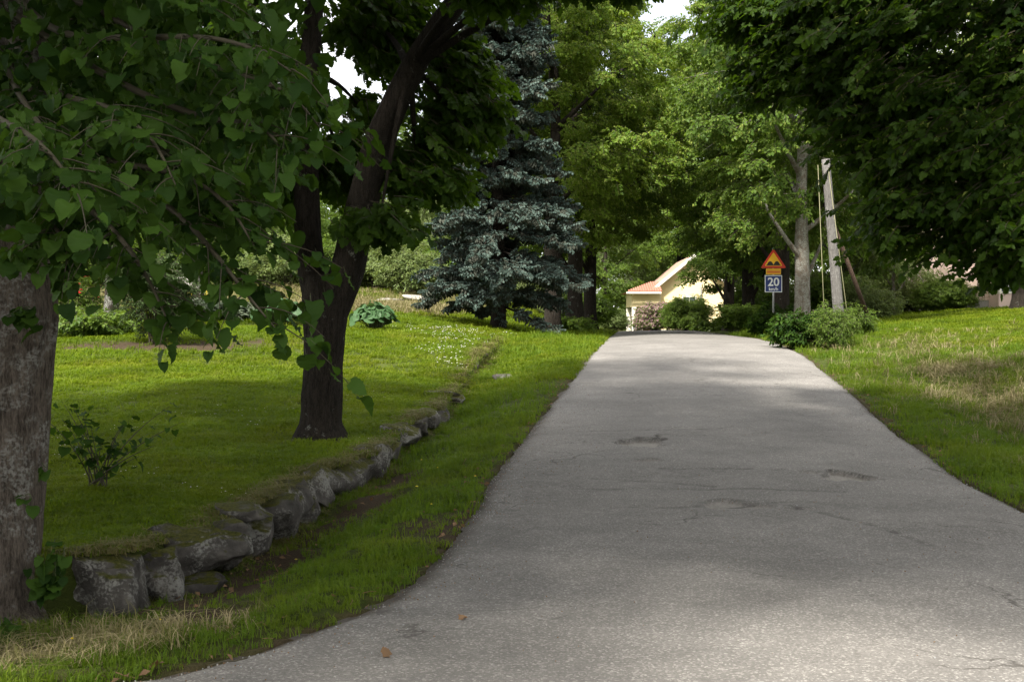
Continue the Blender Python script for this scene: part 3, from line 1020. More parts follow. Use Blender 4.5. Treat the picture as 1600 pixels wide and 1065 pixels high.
def w2(px, py, d): return P(px, py, d) - T1
BR = [  # each branch by its course, from the trunk outwards
    [(-20, -60, 8.3), (80, 60, 7.3), (190, 60, 6.6), (320, 55, 6.0), (400, 75, 5.7), (455, 112, 5.5)],
    [(-10, 20, 8.2), (80, 150, 7.0), (170, 165, 6.2), (240, 215, 5.8), (275, 290, 5.6)],
    [(-30, 100, 8.0), (-20, 180, 6.4), (40, 205, 5.6), (90, 250, 5.3), (125, 310, 5.2)],
    [(0, 130, 8.2), (150, 260, 7.2), (270, 320, 6.6), (340, 400, 6.2), (385, 460, 6.0), (430, 512, 5.9)],
    [(0, 200, 8.2), (110, 300, 7.2), (190, 370, 6.6), (235, 440, 6.3), (268, 515, 6.2)],
    [(-10, 0, 8.3), (160, 120, 7.2), (320, 190, 6.6), (390, 190, 6.2), (425, 210, 6.0), (450, 250, 5.9)],
    [(-10, -60, 8.3), (200, 40, 7.4), (340, 110, 6.8), (420, 130, 6.4), (465, 155, 6.3), (500, 200, 6.2)],
    [(0, 250, 8.2), (60, 330, 7.4), (100, 370, 6.9), (125, 415, 6.7)],
    [(0, 160, 8.2), (140, 250, 7.0), (290, 270, 6.4), (360, 320, 6.2), (400, 390, 6.1)],
    [(-10, 60, 8.2), (30, 150, 6.8), (80, 220, 6.0), (150, 300, 5.8)],
    [(0, 100, 8.2), (120, 200, 7.5), (250, 230, 7.0), (310, 280, 6.8), (330, 330, 6.7)],
    [(-10, -200, 8.3), (150, -120, 7.0), (280, -40, 6.3), (330, 20, 6.0)],
]
LP, LR, LS = [], [], []
mb = MB()
def smooth_path(ctrl, n):
    c = np.array(ctrl); t = np.linspace(0, len(c) - 1, n); i = np.arange(len(c))
    p = np.stack([np.interp(t, i, c[:, k]) for k in range(3)], 1)
    for _ in range(6):
        p[1:-1] = (p[:-2] + 2 * p[1:-1] + p[2:]) / 4
    return p
def leaves_on(path, step, size, start=.25, loose=.03):
    seg = np.linalg.norm(np.diff(path, axis=0), axis=1)
    s = np.concatenate([[0], np.cumsum(seg)])
    L = s[-1]
    k = 0
    for t in np.arange(L * start, L + .001, step):
        p = np.array([np.interp(t, s, path[:, j]) for j in range(3)])
        q = np.array([np.interp(min(t + .05, L), s, path[:, j]) for j in range(3)]) - np.array([np.interp(max(t - .05, 0), s, path[:, j]) for j in range(3)])
        yaw = math.atan2(q[1], q[0]) + (1 if k % 2 else -1) * rng.uniform(.4, 1.3)
        if t > L - step: yaw = math.atan2(q[1], q[0])
        e = (rng.normal(0, .35), rng.uniform(.35, 1.15), yaw)
        sz = size * rng.uniform(.5, 1.2)
        LP.append(p + rotm(e) @ np.array([.32 * sz, 0, -.1 * sz]) + rng.normal(0, loose, 3)); LR.append(e); LS.append(sz)
        k += 1
for bi, br in enumerate(BR):
    path = smooth_path([w2(*c) for c in br], 26)
    mb.tube(path, np.linspace(.028, .0035, 26), 5, 0, cap=False)
    leaves_on(path, .048, .096, .3)
    for j in range(8, 25, 2):
        n_t = 2 if j < 20 else 1
        for _ in range(n_t):
            d = path[min(j + 1, 25)] - path[j - 1]
            yaw = math.atan2(d[1], d[0]) + rng.choice([-1, 1]) * rng.uniform(.4, 1.3)
            Ln = rng.uniform(.22, .5)
            e = np.array([math.cos(yaw), math.sin(yaw), rng.uniform(-.5, .1)]) * Ln
            tw = bez(path[j], path[j] + e * .5 + np.array([0, 0, .03]), path[j] + e + np.array([0, 0, -.12]), 6)
            mb.tube(tw, np.linspace(.005, .0018, 6), 3, 0, cap=False)
            leaves_on(tw, .052, .092, .15)
link('branches', mb.mesh('branches', M['twig'], True), near)
LP, LR, LS = np.array(LP), np.array(LR), np.array(LS)
# the ones that show largest become leaves of their own
dcam = np.linalg.norm(LP + T1 - np.array([0, 0, EYE]), axis=1)
wpx = (LP + T1)[:, 0] / (LP + T1)[:, 1] * FPX + CX
wpy = CY - ((LP + T1)[:, 2] - EYE) / (LP + T1)[:, 1] * FPX
seen = (wpx > 5) & (wpx < 1595) & (wpy > 5)
order = np.argsort(np.where(seen, dcam / LS, 1e9))
own = order[:300]
for i in own:
    link('leaf', LIME_MESHES[int(rng.integers(3))], near, LP[i], LR[i], float(LS[i]))
rest = np.ones(len(LP), bool); rest[own] = False
print('near lime leaves', len(LP))
# the leaves further in, and the crown above
fp_, fr_, fs_ = [], [], []
def fill(n, poly_lo, xr, yr, dr, size):
    for _ in range(n):
        px, py, d = rng.uniform(*xr), rng.uniform(*yr), rng.uniform(*dr)
        if py > np.interp(px, poly_lo[0], poly_lo[1]): continue
        c = w2(px, py, d)
        for k in range(6):
            fp_.append(c + rng.normal(0, .11, 3) * np.array([1, 1, .7])); fr_.append((rng.normal(0, .5), rng.uniform(.2, 1.2), rng.uniform(0, 6.28))); fs_.append(size * rng.uniform(.75, 1.2))
fill(620, ([-100, 90, 180, 260, 330, 420, 470, 560, 640], [400, 370, 320, 400, 270, 320, 270, 280, 180]), (-120, 480), (-250, 480), (6.6, 9.6), .105)
ap_ = np.concatenate([LP[rest], np.array(fp_)]); ar_ = np.concatenate([LR[rest], np.array(fr_)]); as_ = np.concatenate([LS[rest], np.array(fs_)])
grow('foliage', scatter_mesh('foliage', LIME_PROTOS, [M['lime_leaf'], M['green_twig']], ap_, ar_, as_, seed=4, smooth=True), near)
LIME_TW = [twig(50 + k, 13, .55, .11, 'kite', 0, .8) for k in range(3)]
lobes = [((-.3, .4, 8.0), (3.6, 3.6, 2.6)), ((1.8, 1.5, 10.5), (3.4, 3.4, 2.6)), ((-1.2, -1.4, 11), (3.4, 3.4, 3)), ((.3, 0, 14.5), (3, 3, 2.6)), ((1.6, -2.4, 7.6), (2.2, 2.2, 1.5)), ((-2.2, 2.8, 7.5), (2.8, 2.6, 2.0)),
         ((4.2, .6, 10.4), (3.0, 3.0, 2.0)), ((4.6, -3.0, 9.4), (3.0, 3.0, 1.8)), ((2.0, -4.6, 9.6), (3, 3, 2)), ((-3.4, -3.0, 8.2), (3, 3, 2.2)), ((-4.6, 3.4, 9.4), (3.2, 3.2, 2.2)), ((.7, -1.4, 10.4), (2.0, 2.0, 1.4)), ((1.8, 4.6, 10.2), (2.4, 2.2, 1.5))]  # out-of-view lobes added so the crown shades road, lawn and right maple
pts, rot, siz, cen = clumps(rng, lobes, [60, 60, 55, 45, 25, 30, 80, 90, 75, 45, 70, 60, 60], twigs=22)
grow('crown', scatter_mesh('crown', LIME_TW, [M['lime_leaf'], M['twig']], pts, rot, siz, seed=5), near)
mb = MB()
for (c, r) in lobes:
    c = np.array(c)
    mb.tube(bez((0, 0, 5.6), (c[0] * .3, c[1] * .3, 5.5 + .5 * (c[2] - 5.5)), c, 10), np.linspace(.16, .03, 10), 10, 0, disp=furrow(10, .06))
link('limbs', mb.mesh('limbs', M['bark'], True), near)
# young shoots on the near trunk: at the bulge, on the bark and at the foot
def shoots(name, label, base, n, spread, size, lean=(0, 0, 1), stems=5, h=.35):
    t = thing(name, label, 'shoots', tuple(base))
    r = np.random.default_rng(int(abs(base[0] * 1000 + base[2] * 77)) + n)
    mbs = MB()
    k = 0
    for s_ in range(stems):
        d = np.array(lean) * h * r.uniform(.6, 1.1) + r.normal(0, spread * .5, 3)
        tw = bez((0, 0, 0), d * .5 + r.normal(0, .03, 3), d, 6)
        mbs.tube(tw, np.linspace(.005, .002, 6), 3, 0, cap=False)
        for j in range(max(1, n // stems)):
            q = tw[r.integers(1, 6)]
            e = (r.normal(0, .4), r.uniform(.1, 1.1), r.uniform(-2.6, -.5) if lean[1] <= 0 else r.uniform(0, 6.28))
            sz = size * r.uniform(.7, 1.25)
            link('leaf', LIME_MESHES[int(r.integers(3))], t, q + rotm(e) @ np.array([.33 * sz, 0, 0]), e, float(sz))
    link('stems', mbs.mesh('stems', M['green_twig'], True), t)
    return t
shoots('lime_shoots', 'tuft of young lime leaves sprouting from the bulge high on the left trunk', P(40, 480, 7.95), 26, .16, .085, (.05, -.25, -.25), 6, .3)
shoots('lime_shoots', 'two small green leaf sprigs halfway up the near lichened trunk', P(48, 775, 7.98), 4, .05, .075, (.05, -.12, .05), 2, .12)
shoots('lime_shoots', 'single sprig of green leaves on the right side of the near trunk', P(66, 722, 8.15), 3, .04, .07, (.15, -.05, .03), 1, .12)
shoots('lime_shoots', 'bushy clump of lime shoots between the near trunk foot and the boulder', P(82, 935, 8.15), 40, .16, .085, (.02, -.05, 1), 8, .33)
shoots('lime_shoots', 'bright leaf shoot at the bottom of the left picture edge before the trunk', P(8, 975, 7.6), 6, .08, .09, (0, -.1, .6), 2, .14)

# --- the forked maple on the terrace
T2 = np.array([-2.535, 16.0, ground(-2.53, 16.0) - .05])
fork = thing('maple_tree', 'dark forked maple standing on the terrace beside the stone wall', 'tree', tuple(T2))
rng = np.random.default_rng(21)
def t2(px, py, d=16.0): return P(px, py, d) - T2
mb = MB()
base = smooth_path([(0, 0, -.1), t2(501, 640), t2(506, 560), t2(509, 500), t2(512, 455), t2(512, 430)], 40)
rr = np.interp(base[:, 2], [-.1, .05, .25, 1.0, 1.6, 2.0, 2.3], [.46, .37, .275, .25, .28, .32, .30])
mb.tube(base, rr, 56, 0, disp=furrow(26, .05, 9))
link('trunk', mb.mesh('trunk', M['bark_dark'], True), fork)
for ctrl, r0, r1 in (([t2(506, 490), t2(487, 430), t2(479, 350), t2(478, 230), t2(484, 100), t2(492, -20), t2(500, -200), t2(480, -420)], .20, .09),
                     ([t2(514, 490), t2(541, 430), t2(558, 350, 15.9), t2(590, 220, 15.7), t2(640, 110, 15.5), t2(700, 20, 15.2), t2(760, -60, 15), t2(840, -160, 14.6), t2(880, -300, 14.5)], .245, .08)):
    pth = smooth_path(ctrl, 60)
    mb = MB()
    mb.tube(pth, np.linspace(r0, r1, 60), 36, 0, disp=furrow(20, .05, 2))
    link('stem', mb.mesh('stem', M['bark_dark'], True), fork)
MAPLE_TW = [twig(60 + k, 11, .42, .125, 'maple', 0, .8) for k in range(3)]
def lobe_px(px, py, d, r, T): return (P(px, py, d) - T, r)
L2 = [lobe_px(360, 60, 15.5, (1.0, 1.0, .9), T2), lobe_px(590, 45, 17.2, (.45, .6, .4), T2), lobe_px(700, 175, 16.4, (.46, .4, .5), T2), lobe_px(650, 262, 16.3, (.45, .4, .36), T2),
      lobe_px(530, 250, 17.0, (.5, .5, .4), T2), lobe_px(700, 95, 16.6, (.28, .4, .4), T2), lobe_px(600, 0, 17.4, (.55, .5, .4), T2), lobe_px(250, 150, 16.5, (1.7, 1.4, 1.1), T2), lobe_px(90, 60, 17.5, (1.9, 1.6, 1.4), T2),
      lobe_px(400, 280, 16.8, (.55, .5, .35), T2), lobe_px(595, 335, 15.2, (.25, .3, .2), T2), lobe_px(330, 310, 15.8, (.8, .8, .35), T2), lobe_px(150, 300, 16.5, (1.0, 1, .4), T2), lobe_px(415, 180, 15.4, (.45, .7, .4), T2),
      lobe_px(560, 165, 17.0, (.4, .4, .35), T2), lobe_px(760, -40, 13.6, (.55, .5, .2), T2), lobe_px(880, -60, 13.4, (.6, .6, .2), T2), lobe_px(980, -60, 13.2, (.5, .6, .18), T2),
      ((-1, .5, 8.4), (3.6, 3.4, 2.0)), ((1.8, -.8, 8.6), (3.0, 3.0, 1.7)), ((-.2, .4, 11.5), (3.8, 3.6, 2.4)), ((.2, 0, 14.5), (2.6, 2.6, 1.8)), ((-3.4, 1.5, 7.0), (2.4, 2.2, 1.6))]
n2 = [34, 18, 15, 16, 16, 12, 16, 44, 46, 13, 5, 13, 16, 9, 4, 9, 8, 6, 70, 60, 60, 35, 34]
pts, rot, siz, cen = clumps(rng, L2, n2, rad=(.28, .5), twigs=17, shell=.4)
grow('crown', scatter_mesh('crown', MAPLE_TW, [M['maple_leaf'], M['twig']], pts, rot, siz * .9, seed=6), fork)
mb = MB()
stemL, stemR = t2(482, 120), t2(640, 110, 15.5)
for i, (c, r) in enumerate(L2):
    c = np.array(c)
    a = stemL if c[0] < .6 else stemR
    if c[2] > a[2] + 1: a = t2(490, -60)
    mb.tube(bez(a, a + (c - a) * .5 + np.array([0, 0, .25]), c, 8), np.linspace(.06, .012, 8), 6, 0, cap=False)
link('limbs', mb.mesh('limbs', M['bark_dark'], True), fork)

# --- the big maple beyond the right edge whose branches close the sky
T3 = np.array([8.6, 14.2, ground(8.6, 14.2) - .1])
rt = thing('maple_tree', 'broad dark maple overhanging from the right edge above the bank', 'tree', tuple(T3))
rng = np.random.default_rng(31)
mb = MB()
pth = smooth_path([(0, 0, -.1), (0, 0, 1), (-.1, 0, 3), (-.2, .1, 6), (-.2, .2, 9), (0, .2, 13)], 50)
mb.tube(pth, np.linspace(.42, .12, 50) + .12 * np.exp(-np.linspace(0, 13, 50) / .3), 40, 0, disp=furrow(24, .05, 9))
link('trunk', mb.mesh('trunk', M['bark_dark'], True), rt)
L3 = [lobe_px(1270, 30, 16.0, (.7, .8, .5), T3), lobe_px(1340, 100, 15.8, (.8, .9, .65), T3), lobe_px(1420, 90, 15, (1.1, 1.1, 1.0), T3), lobe_px(1560, 110, 14.4, (1.1, 1.1, .9), T3), lobe_px(1325, 105, 15.8, (.5, .6, .25), T3),
      lobe_px(1400, 200, 15.2, (.65, .7, .35), T3), lobe_px(1480, 235, 14.4, (.8, .8, .45), T3), lobe_px(1590, 240, 13.8, (.6, .7, .35), T3), lobe_px(1440, 315, 14.6, (.42, .5, .2), T3), lobe_px(1545, 310, 14, (.5, .5, .2), T3),
      lobe_px(1630, 330, 13.6, (.4, .5, .18), T3), lobe_px(1425, 360, 14.6, (.2, .3, .06), T3), lobe_px(1535, 370, 14.2, (.16, .2, .06), T3), lobe_px(1190, 20, 16.8, (.6, .6, .45), T3), lobe_px(1215, 120, 16.8, (.35, .5, .35), T3), lobe_px(1620, 20, 14.6, (.7, .7, .5), T3), lobe_px(1600, 395, 13.8, (.25, .3, .10), T3), lobe_px(1370, 0, 15.4, (1.2, 1.1, .6), T3), lobe_px(1430, 240, 15.2, (.35, .4, .1), T3),
      ((-3.0, 0, 7.2), (3.4, 3.2, 1.7)), ((1, .5, 8), (4.0, 4, 2.6)), ((0, 0, 11.5), (4, 4, 2.6)), ((3, -1, 6.0), (3, 3, 2)), ((-1, -3, 6.6), (3, 2.6, 1.7)), ((-2.6, 2.4, 9.5), (3, 3, 2))]
n3 = [16, 20, 22, 22, 9, 14, 16, 12, 8, 10, 8, 4, 3, 15, 9, 14, 6, 28, 5, 60, 60, 50, 40, 40, 45]
pts, rot, siz, cen = clumps(rng, L3, n3, rad=(.28, .52), twigs=18, shell=.35)
grow('crown', scatter_mesh('crown', [twig(70 + k, 15, .42, .090, 'maple', 1 if k else 0, .8) for k in range(3)], [M['maple_leaf'], M['twig'], M['bract']], pts, rot, siz * .95, seed=7), rt)
mb = MB()
for i, (c, r) in enumerate(L3):
    c = np.array(c)
    a = np.array([-.1, 0, min(4.2, max(3.0, c[2] * .8))]) if i < 19 else np.array([-.2, .1, 5.6])
    mb.tube(bez(a, a + (c - a) * .5 + np.array([0, 0, .5]), c, 9), np.linspace(.09, .012, 9), 7, 0, cap=False)
link('limbs', mb.mesh('limbs', M['bark_dark'], True), rt)


# --- avenue limes, one pattern each of two, then copies
def avenue_lime(seed, h=16.0, r=4.4, cb=3.8, tr=.32, bract=2, leaf='lime_far', bark='bark_dark', twigs=27, n=330, leafsize=.125, kind='kite', flat=.35, width=.40, droop=(.0, .75), rad=(.5, .95)):
    rng = np.random.default_rng(seed)
    mb = MB()
    lean = rng.normal(0, .25, 2)
    zz = np.linspace(-.3, h * .8, 34)
    path = np.stack([lean[0] * (zz / h) ** 2 + .06 * np.sin(zz), lean[1] * (zz / h) ** 2, zz], 1)
    mb.tube(path, tr * (1 - .85 * np.clip(zz / (h * .82), 0, 1)) + tr * .45 * np.exp(-np.maximum(zz, 0) / .22), 20, 0, disp=furrow(14, .06, seed))
    lobes = []
    zc = (cb + h) / 2
    for k in range(12):
        t = (k + .5) / 12
        z = cb + (h - cb) * (.08 + .84 * t)
        prof = math.sin(math.pi * (.16 + .76 * t)) ** .8
        a = k * 2.4 + rng.uniform(-.4, .4)
        rr = r * prof * rng.uniform(.42, .62)
        lobes.append(((rr * math.cos(a), rr * math.sin(a), z), np.array([1, 1, .72]) * r * prof * rng.uniform(.40, .56)))
    per = [max(6, int(n / 12 * (l[1][0] / (r * .45)) ** 2)) for l in lobes]
    pts, rot, siz, cen = clumps(rng, lobes, per, rad=rad, twigs=twigs, shell=.7, flat=flat, droop=droop, yaw_noise=.8)
    for (c, rr) in lobes:
        c = np.array(c)
        a = np.array([0, 0, max(cb * .75, c[2] - 2.2)])
        mb.tube(bez(a, (a + c) / 2 + np.array([0, 0, -.2]), c, 7), np.linspace(tr * .35, .03, 7), 7, 0, cap=False)
        for _ in range(3):
            e = c + rng.normal(0, 1, 3) * np.asarray(rr) * .6
            mb.tube(bez(c * .8 + a * .2, c, e, 5), np.linspace(.04, .012, 5), 4, 0, cap=False)
    tws = [twig(seed * 3 + k, 12, .6, leafsize, kind, bract, .8, width=width) for k in range(3)]
    return (mb.mesh('trunk', M[bark], True), scatter_mesh('crown', tws, [M[leaf], M['twig'], M['bract']], pts, rot, siz, seed=seed))


def plant_tree(meshes, name, label, px, d, scale=1.0, rz=0.0, group=None, x=None, cat='tree', dz=0.0):
    xx = (px - CX) / FPX * d if x is None else x
    t = thing(name, label, cat, (xx, d, ground(xx, d) + dz), rz, group, scale)
    link('trunk', meshes[0], t)
    grow('crown', meshes[1], t)
    return t


LA = avenue_lime(201, 18, 5.6, 3.3, .36, 3, n=310, rad=(.45, .85))
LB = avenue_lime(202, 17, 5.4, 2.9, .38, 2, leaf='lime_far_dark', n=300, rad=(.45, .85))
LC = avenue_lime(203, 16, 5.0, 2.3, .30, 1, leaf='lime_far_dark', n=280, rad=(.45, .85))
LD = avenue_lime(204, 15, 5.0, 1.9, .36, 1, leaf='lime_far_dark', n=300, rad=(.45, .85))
GA = 'lime trees lining the left side of the road'
plant_tree(LA, 'lime_tree', 'sunlit flowering lime just behind the blue spruce, nearest of the left row', 862, 48, 1.0, .4, GA)
plant_tree(LB, 'lime_tree', 'lime with dark trunk, second of the left row behind the spruce', 899, 53, 1.0, 2.1, GA)
plant_tree(LA, 'lime_tree', 'lime with dark trunk right beside the road crest, farthest of the left row', 923, 59, .95, 4.0, GA)
GB = 'lime trees lining the right side of the road'
pt = plant_tree(LC, 'lime_tree', 'lime with pale stout trunk between the speed sign and the leaning pole', 1253, 41, .95, 1.0, GB)
pm = LC[0].copy(); pm.materials[0] = M['bark_pale']
for ch in pt.children:
    if ch.name.startswith('trunk'): ch.data = pm
plant_tree(LB, 'lime_tree', 'lime with dark trunk directly behind the blue speed sign', 1222, 50, 1.0, 3.3, GB)
plant_tree(LD, 'lime_tree', 'low-branched lime with forked trunk left of the speed sign beside the road crest', 1168, 57, .9, 5.2, GB)
plant_tree(LD, 'lime_tree', 'lime farthest up the right side, branches over the yellow house', 1140, 68, .95, 2.2, GB)

# --- blue spruce
def spruce_twig(seed, tip=True):
    rng = np.random.default_rng(seed)
    mb = MB()
    def shoot(a, b, mat, r=.022):
        """a bottle-brush shoot: three long folded vanes of needles"""
        a, b = np.array(a), np.array(b)
        d = b - a; L = np.linalg.norm(d); d /= L
        u = np.cross(d, [0, 0, 1.0]); u /= np.linalg.norm(u) + 1e-9
        w = np.cross(u, d)
        for k in range(5):
            t = k * math.pi / 5
            n = math.cos(t) * u + math.sin(t) * w
            v = [a, a + d * L * .2 + n * r, a + d * L * .75 + n * r, b + d * .012, a + d * L * .75 - n * r, a + d * L * .2 - n * r]
            mb.add(v, [tuple(range(6))], mat)
    main = [(0, 0, 0), (.28, 0, .02), (.55, 0, -.01)]
    shoot(main[0], main[1], 1, .03); shoot(main[1], main[2], 0, .032)
    for i in range(7):
        x = .06 + .42 * i / 6
        s = 1 if i % 2 else -1
        Ln = .26 - .16 * i / 6
        e = (x + Ln * .62, s * Ln * .8 , -.05 + rng.normal(0, .02))
        md = (x + Ln * .3, s * Ln * .4, -.01)
        shoot((x, 0, .0), md, 1, .028); shoot(md, e, 0, .03)
        if i < 4:
            shoot(md, (md[0] + .02, md[1] + s * .03, -.17 - rng.random() * .08), 1, .024)
    for i in range(3):
        shoot((.1 + .12 * i, 0, 0), (.1 + .12 * i, rng.normal(0, .03), -.2 - rng.random() * .1), 1, .024)
    return mb


def build_spruce():
    rng = np.random.default_rng(77)
    h = 19.5
    t = thing('blue_spruce', 'tall blue-grey spruce standing on the left lawn before the limes', 'tree', gpt(778, 40, 0))
    mb = MB()
    zz = np.linspace(-.2, h, 40)
    mb.tube(np.stack([.04 * np.sin(zz), 0 * zz, zz], 1), .24 * (1 - zz / h * .95) + .1 * np.exp(-np.maximum(zz, 0) / .2), 16, 0, disp=furrow(14, .05))
    link('trunk', mb.mesh('trunk', M['bark_dark'], True), t)
    mb = MB()
    P_, R__, S_ = [], [], []
    z = 1.15
    while z < h - .4:
        Lb = 2.95 * (1 - (z / h)) ** .72 * (1.0 if z > 2 else .9)
        nb = rng.integers(5, 8)
        a0 = rng.uniform(0, 6.28)
        for k in range(nb):
            a = a0 + k * 6.283 / nb + rng.normal(0, .3)
            L = Lb * rng.uniform(.5, 1.18)
            zk = z + rng.normal(0, .22)
            out = np.array([math.cos(a), math.sin(a), 0])
            drop = rng.uniform(.12, .55) * (1 - .6 * z / h)
            path = bez((0, 0, zk), out * L * .5 + np.array([0, 0, zk + .02 - drop * .3 * L]), out * L + np.array([0, 0, zk - drop * L + .12]), 8)
            mb.tube(path, np.linspace(.04 * (1 - z / h) + .012, .006, 8), 5, 0, cap=False)
            m = int((9 + L * 22) * rng.uniform(.55, 1.15))
            for j in range(m):
                s = .25 + .75 * (j + rng.random()) / m
                p = np.array([np.interp(s, np.linspace(0, 1, 8), path[:, i]) for i in range(3)])
                side = rng.choice([-1, 0, 1], p=[.4, .2, .4])
                lat = np.array([-out[1], out[0], 0]) * side * rng.uniform(.05, .34) * (1.25 - s) * min(L, 1.6)
                P_.append(p + lat + np.array([0, 0, rng.normal(0, .04)]))
                R__.append((rng.normal(0, .45), rng.uniform(-.35, .75), a + side * rng.uniform(.2, 1.1)))
                S_.append(rng.uniform(.5, .98) * (1.0 - .15 * z / h))
        z += rng.uniform(.30, .46)
    link('branches', mb.mesh('branches', M['bark_dark'], True), t)
    # small shoots on the foot of the trunk
    for k in range(9):
        P_.append((.16 * math.cos(k * .9 - 2.2), -.22, .1 + .12 * k)); R__.append((0, .4, -1.6 + rng.normal(0, .6))); S_.append(.6)
    pr = [spruce_twig(300 + k) for k in range(3)]
    grow('crown', scatter_mesh('crown', pr, [M['spruce'], M['spruce_old']], P_, R__, S_, seed=8), t)
    print('spruce sprays', len(P_))


build_spruce()

# --- trees behind
MA = avenue_lime(211, 14, 4.2, 1.2, .24, 0, leaf='mid_leaf', bark='bark', twigs=12, n=260, leafsize=.15)
MC = avenue_lime(212, 12, 3.6, .8, .20, 0, leaf='birch_leaf', bark='bark_pale', twigs=11, n=240, leafsize=.12, droop=(.5, 1.3), flat=.9)
MD = avenue_lime(213, 15, 4.6, .9, .26, 0, leaf='lime_far_dark', bark='bark_dark', twigs=12, n=300, leafsize=.16)
GF = 'trees on the hillside behind the garden'
FAR = [  # pattern, label, px, distance, scale
    (MA, 'green tree far behind the forked maple, above the dry meadow', 600, 74, .8), (MC, 'pale feathery tree behind the dry meadow left of the spruce', 650, 66, .62),
    (MC, 'pale feathery tree behind the yellow flower bed', 360, 70, .8), (MA, 'green tree behind the red rose bush, seen past the near trunk', 150, 66, .9),
    (MD, 'dark tree on the hillside at the far left behind the near trunk', 20, 72, 1.0), (MA, 'green tree on the hillside behind the thuja bush', 260, 80, 1.1),
    (MD, 'tall tree on the hillside seen through the forked maple', 470, 88, .62), (MD, 'dark tree behind the spruce between forked maple and limes', 740, 82, 1.1)]
for i, (mm, lab, px, d, sc) in enumerate(FAR):
    plant_tree(mm, 'garden_tree', lab, px, d, sc, i * 1.7, GF)
GH = 'trees around the yellow house'
for i, (mm, lab, px, d, sc) in enumerate([
    (MD, 'dark leafy tree left of the yellow porch, at the end of the road', 945, 88, .75), (MC, 'pale weeping tree rising behind the yellow porch', 985, 98, 1.15),
    (LA, 'tall sunlit lime behind the roof of the yellow house', 1066, 96, 1.5), (MA, 'green tree right behind the yellow house', 1150, 100, 1.2),
    (MA, 'green tree high behind the left row of limes', 880, 108, 1.35)]):
    plant_tree(mm, 'house_tree', lab, px, d, sc, i * 2.1 + .5, GH)
GR = 'trees behind the right lawn'
for i, (mm, lab, px, d, sc) in enumerate([
    (MC, 'pale feathery tree right of the leaning pole, across the lawn', 1395, 58, .62), (MA, 'leafy green tree behind the leaning pole', 1320, 60, .85),
    (MC, 'pale feathery small tree beside the pink house', 1455, 70, .6), (MD, 'dark tree behind the right lawn, above the feathery trees', 1420, 82, 1.1),
    (MD, 'dark tree far behind the speed sign', 1260, 84, 1.1), (MA, 'green tree right behind the pink house', 1560, 92, 1.2)]):
    plant_tree(mm, 'lawn_tree', lab, px, d, sc, i * 1.3 + .9, GR)
plant_tree(LB, 'edge_tree', 'dark-trunked tree at the right picture edge before the pink house', 1594, 47, .85, 4.4)
# unseen lime added beside the camera so the near leaves stay shaded
plant_tree(LB, 'lime_tree', 'unseen lime tree added at the left beside the viewer to shade the near leaves', 0, 1.4, 1.05, .3, x=-9.2)

# ------------------------------------------------------------------ bushes, hedges, garden plants
def bush_meshes(seed, r, h, leaf, n=60, leafsize=.07, twigs=12, bract=0, stem='twig', width=.40, kind='kite', flower=None, rad=(.18, .34), tl=.3, lo=.1):
    rng = np.random.default_rng(seed)
    lobes = []
    for k in range(6):
        a = k * 1.05 + rng.uniform(-.3, .3)
        lobes.append(((.5 * r * math.cos(a), .5 * r * math.sin(a), h * rng.uniform(.34, .62)), np.array([.55 * r, .55 * r, h * .34])))
    lobes.append(((0, 0, h * .62), np.array([.6 * r, .6 * r, h * .36])))
    pts, rot, siz, cen = clumps(rng, lobes, [max(3, n // 7)] * 7, rad=rad, twigs=twigs, shell=.55, flat=.6, droop=(-.5, .6))
    k = pts[:, 2] > lo * .5
    pts, rot, siz = pts[k], rot[k], siz[k]
    mb = MB()
    for c in cen[::3]:
        b = np.array([rng.normal(0, .1 * r), rng.normal(0, .1 * r), -.05])
        mb.tube(bez(b, b + (c - b) * .5 + np.array([0, 0, .15 * h]), c, 5), np.linspace(.016, .005, 5), 4, 0, cap=False)
    tws = [twig(seed * 3 + k, 10, tl, leafsize, kind, bract, .7, width=width) for k in range(3)]
    return mb.mesh('stems', M[stem], True), scatter_mesh('foliage', tws, [M[leaf], M['twig'], M[flower] if flower else M['bract']], pts, rot, siz, seed=seed)


def plant_bush(meshes, name, label, px, d, scale=1.0, rz=0.0, group=None, cat='bush', sc3=None, dz=0.0):
    t = thing(name, label, cat, gpt(px, d, dz), rz, group, scale)
    if sc3: t.scale = sc3
    link('stems', meshes[0], t)
    grow('foliage', meshes[1], t)
    return t


B_green = bush_meshes(401, .8, 1.15, 'lime_leaf', 80, .11, 12)
B_light = bush_meshes(402, .7, 1.2, 'mid_leaf', 80, .075, 13, width=.25)
B_lilac = bush_meshes(403, 1.6, 2.5, 'mid_leaf', 170, .11, 18, bract=8, flower='petal_pink', rad=(.3, .5), tl=.4)
B_hedge = bush_meshes(404, 1.9, 2.4, 'mid_leaf', 300, .11, 22, rad=(.3, .5), tl=.4, width=.22)
B_dark = bush_meshes(405, 1.8, 2.6, 'lime_far_dark', 120, .13, 13, rad=(.35, .6), tl=.45)
B_pale = bush_meshes(406, 1.7, 2.6, 'birch_leaf', 120, .10, 13, rad=(.35, .6), tl=.45)
B_sage = bush_meshes(407, .9, .75, 'sage_leaf', 70, .07, 14, rad=(.16, .3), tl=.24)
B_rose = bush_meshes(408, .8, 1.5, 'mid_leaf', 60, .07, 11)
B_thuja = bush_meshes(409, .95, 2.6, 'conifer', 120, .09, 14, rad=(.25, .42), tl=.32, width=.16)
B_low = bush_meshes(410, 1.0, .5, 'mid_leaf', 60, .09, 12, rad=(.2, .35), tl=.25)

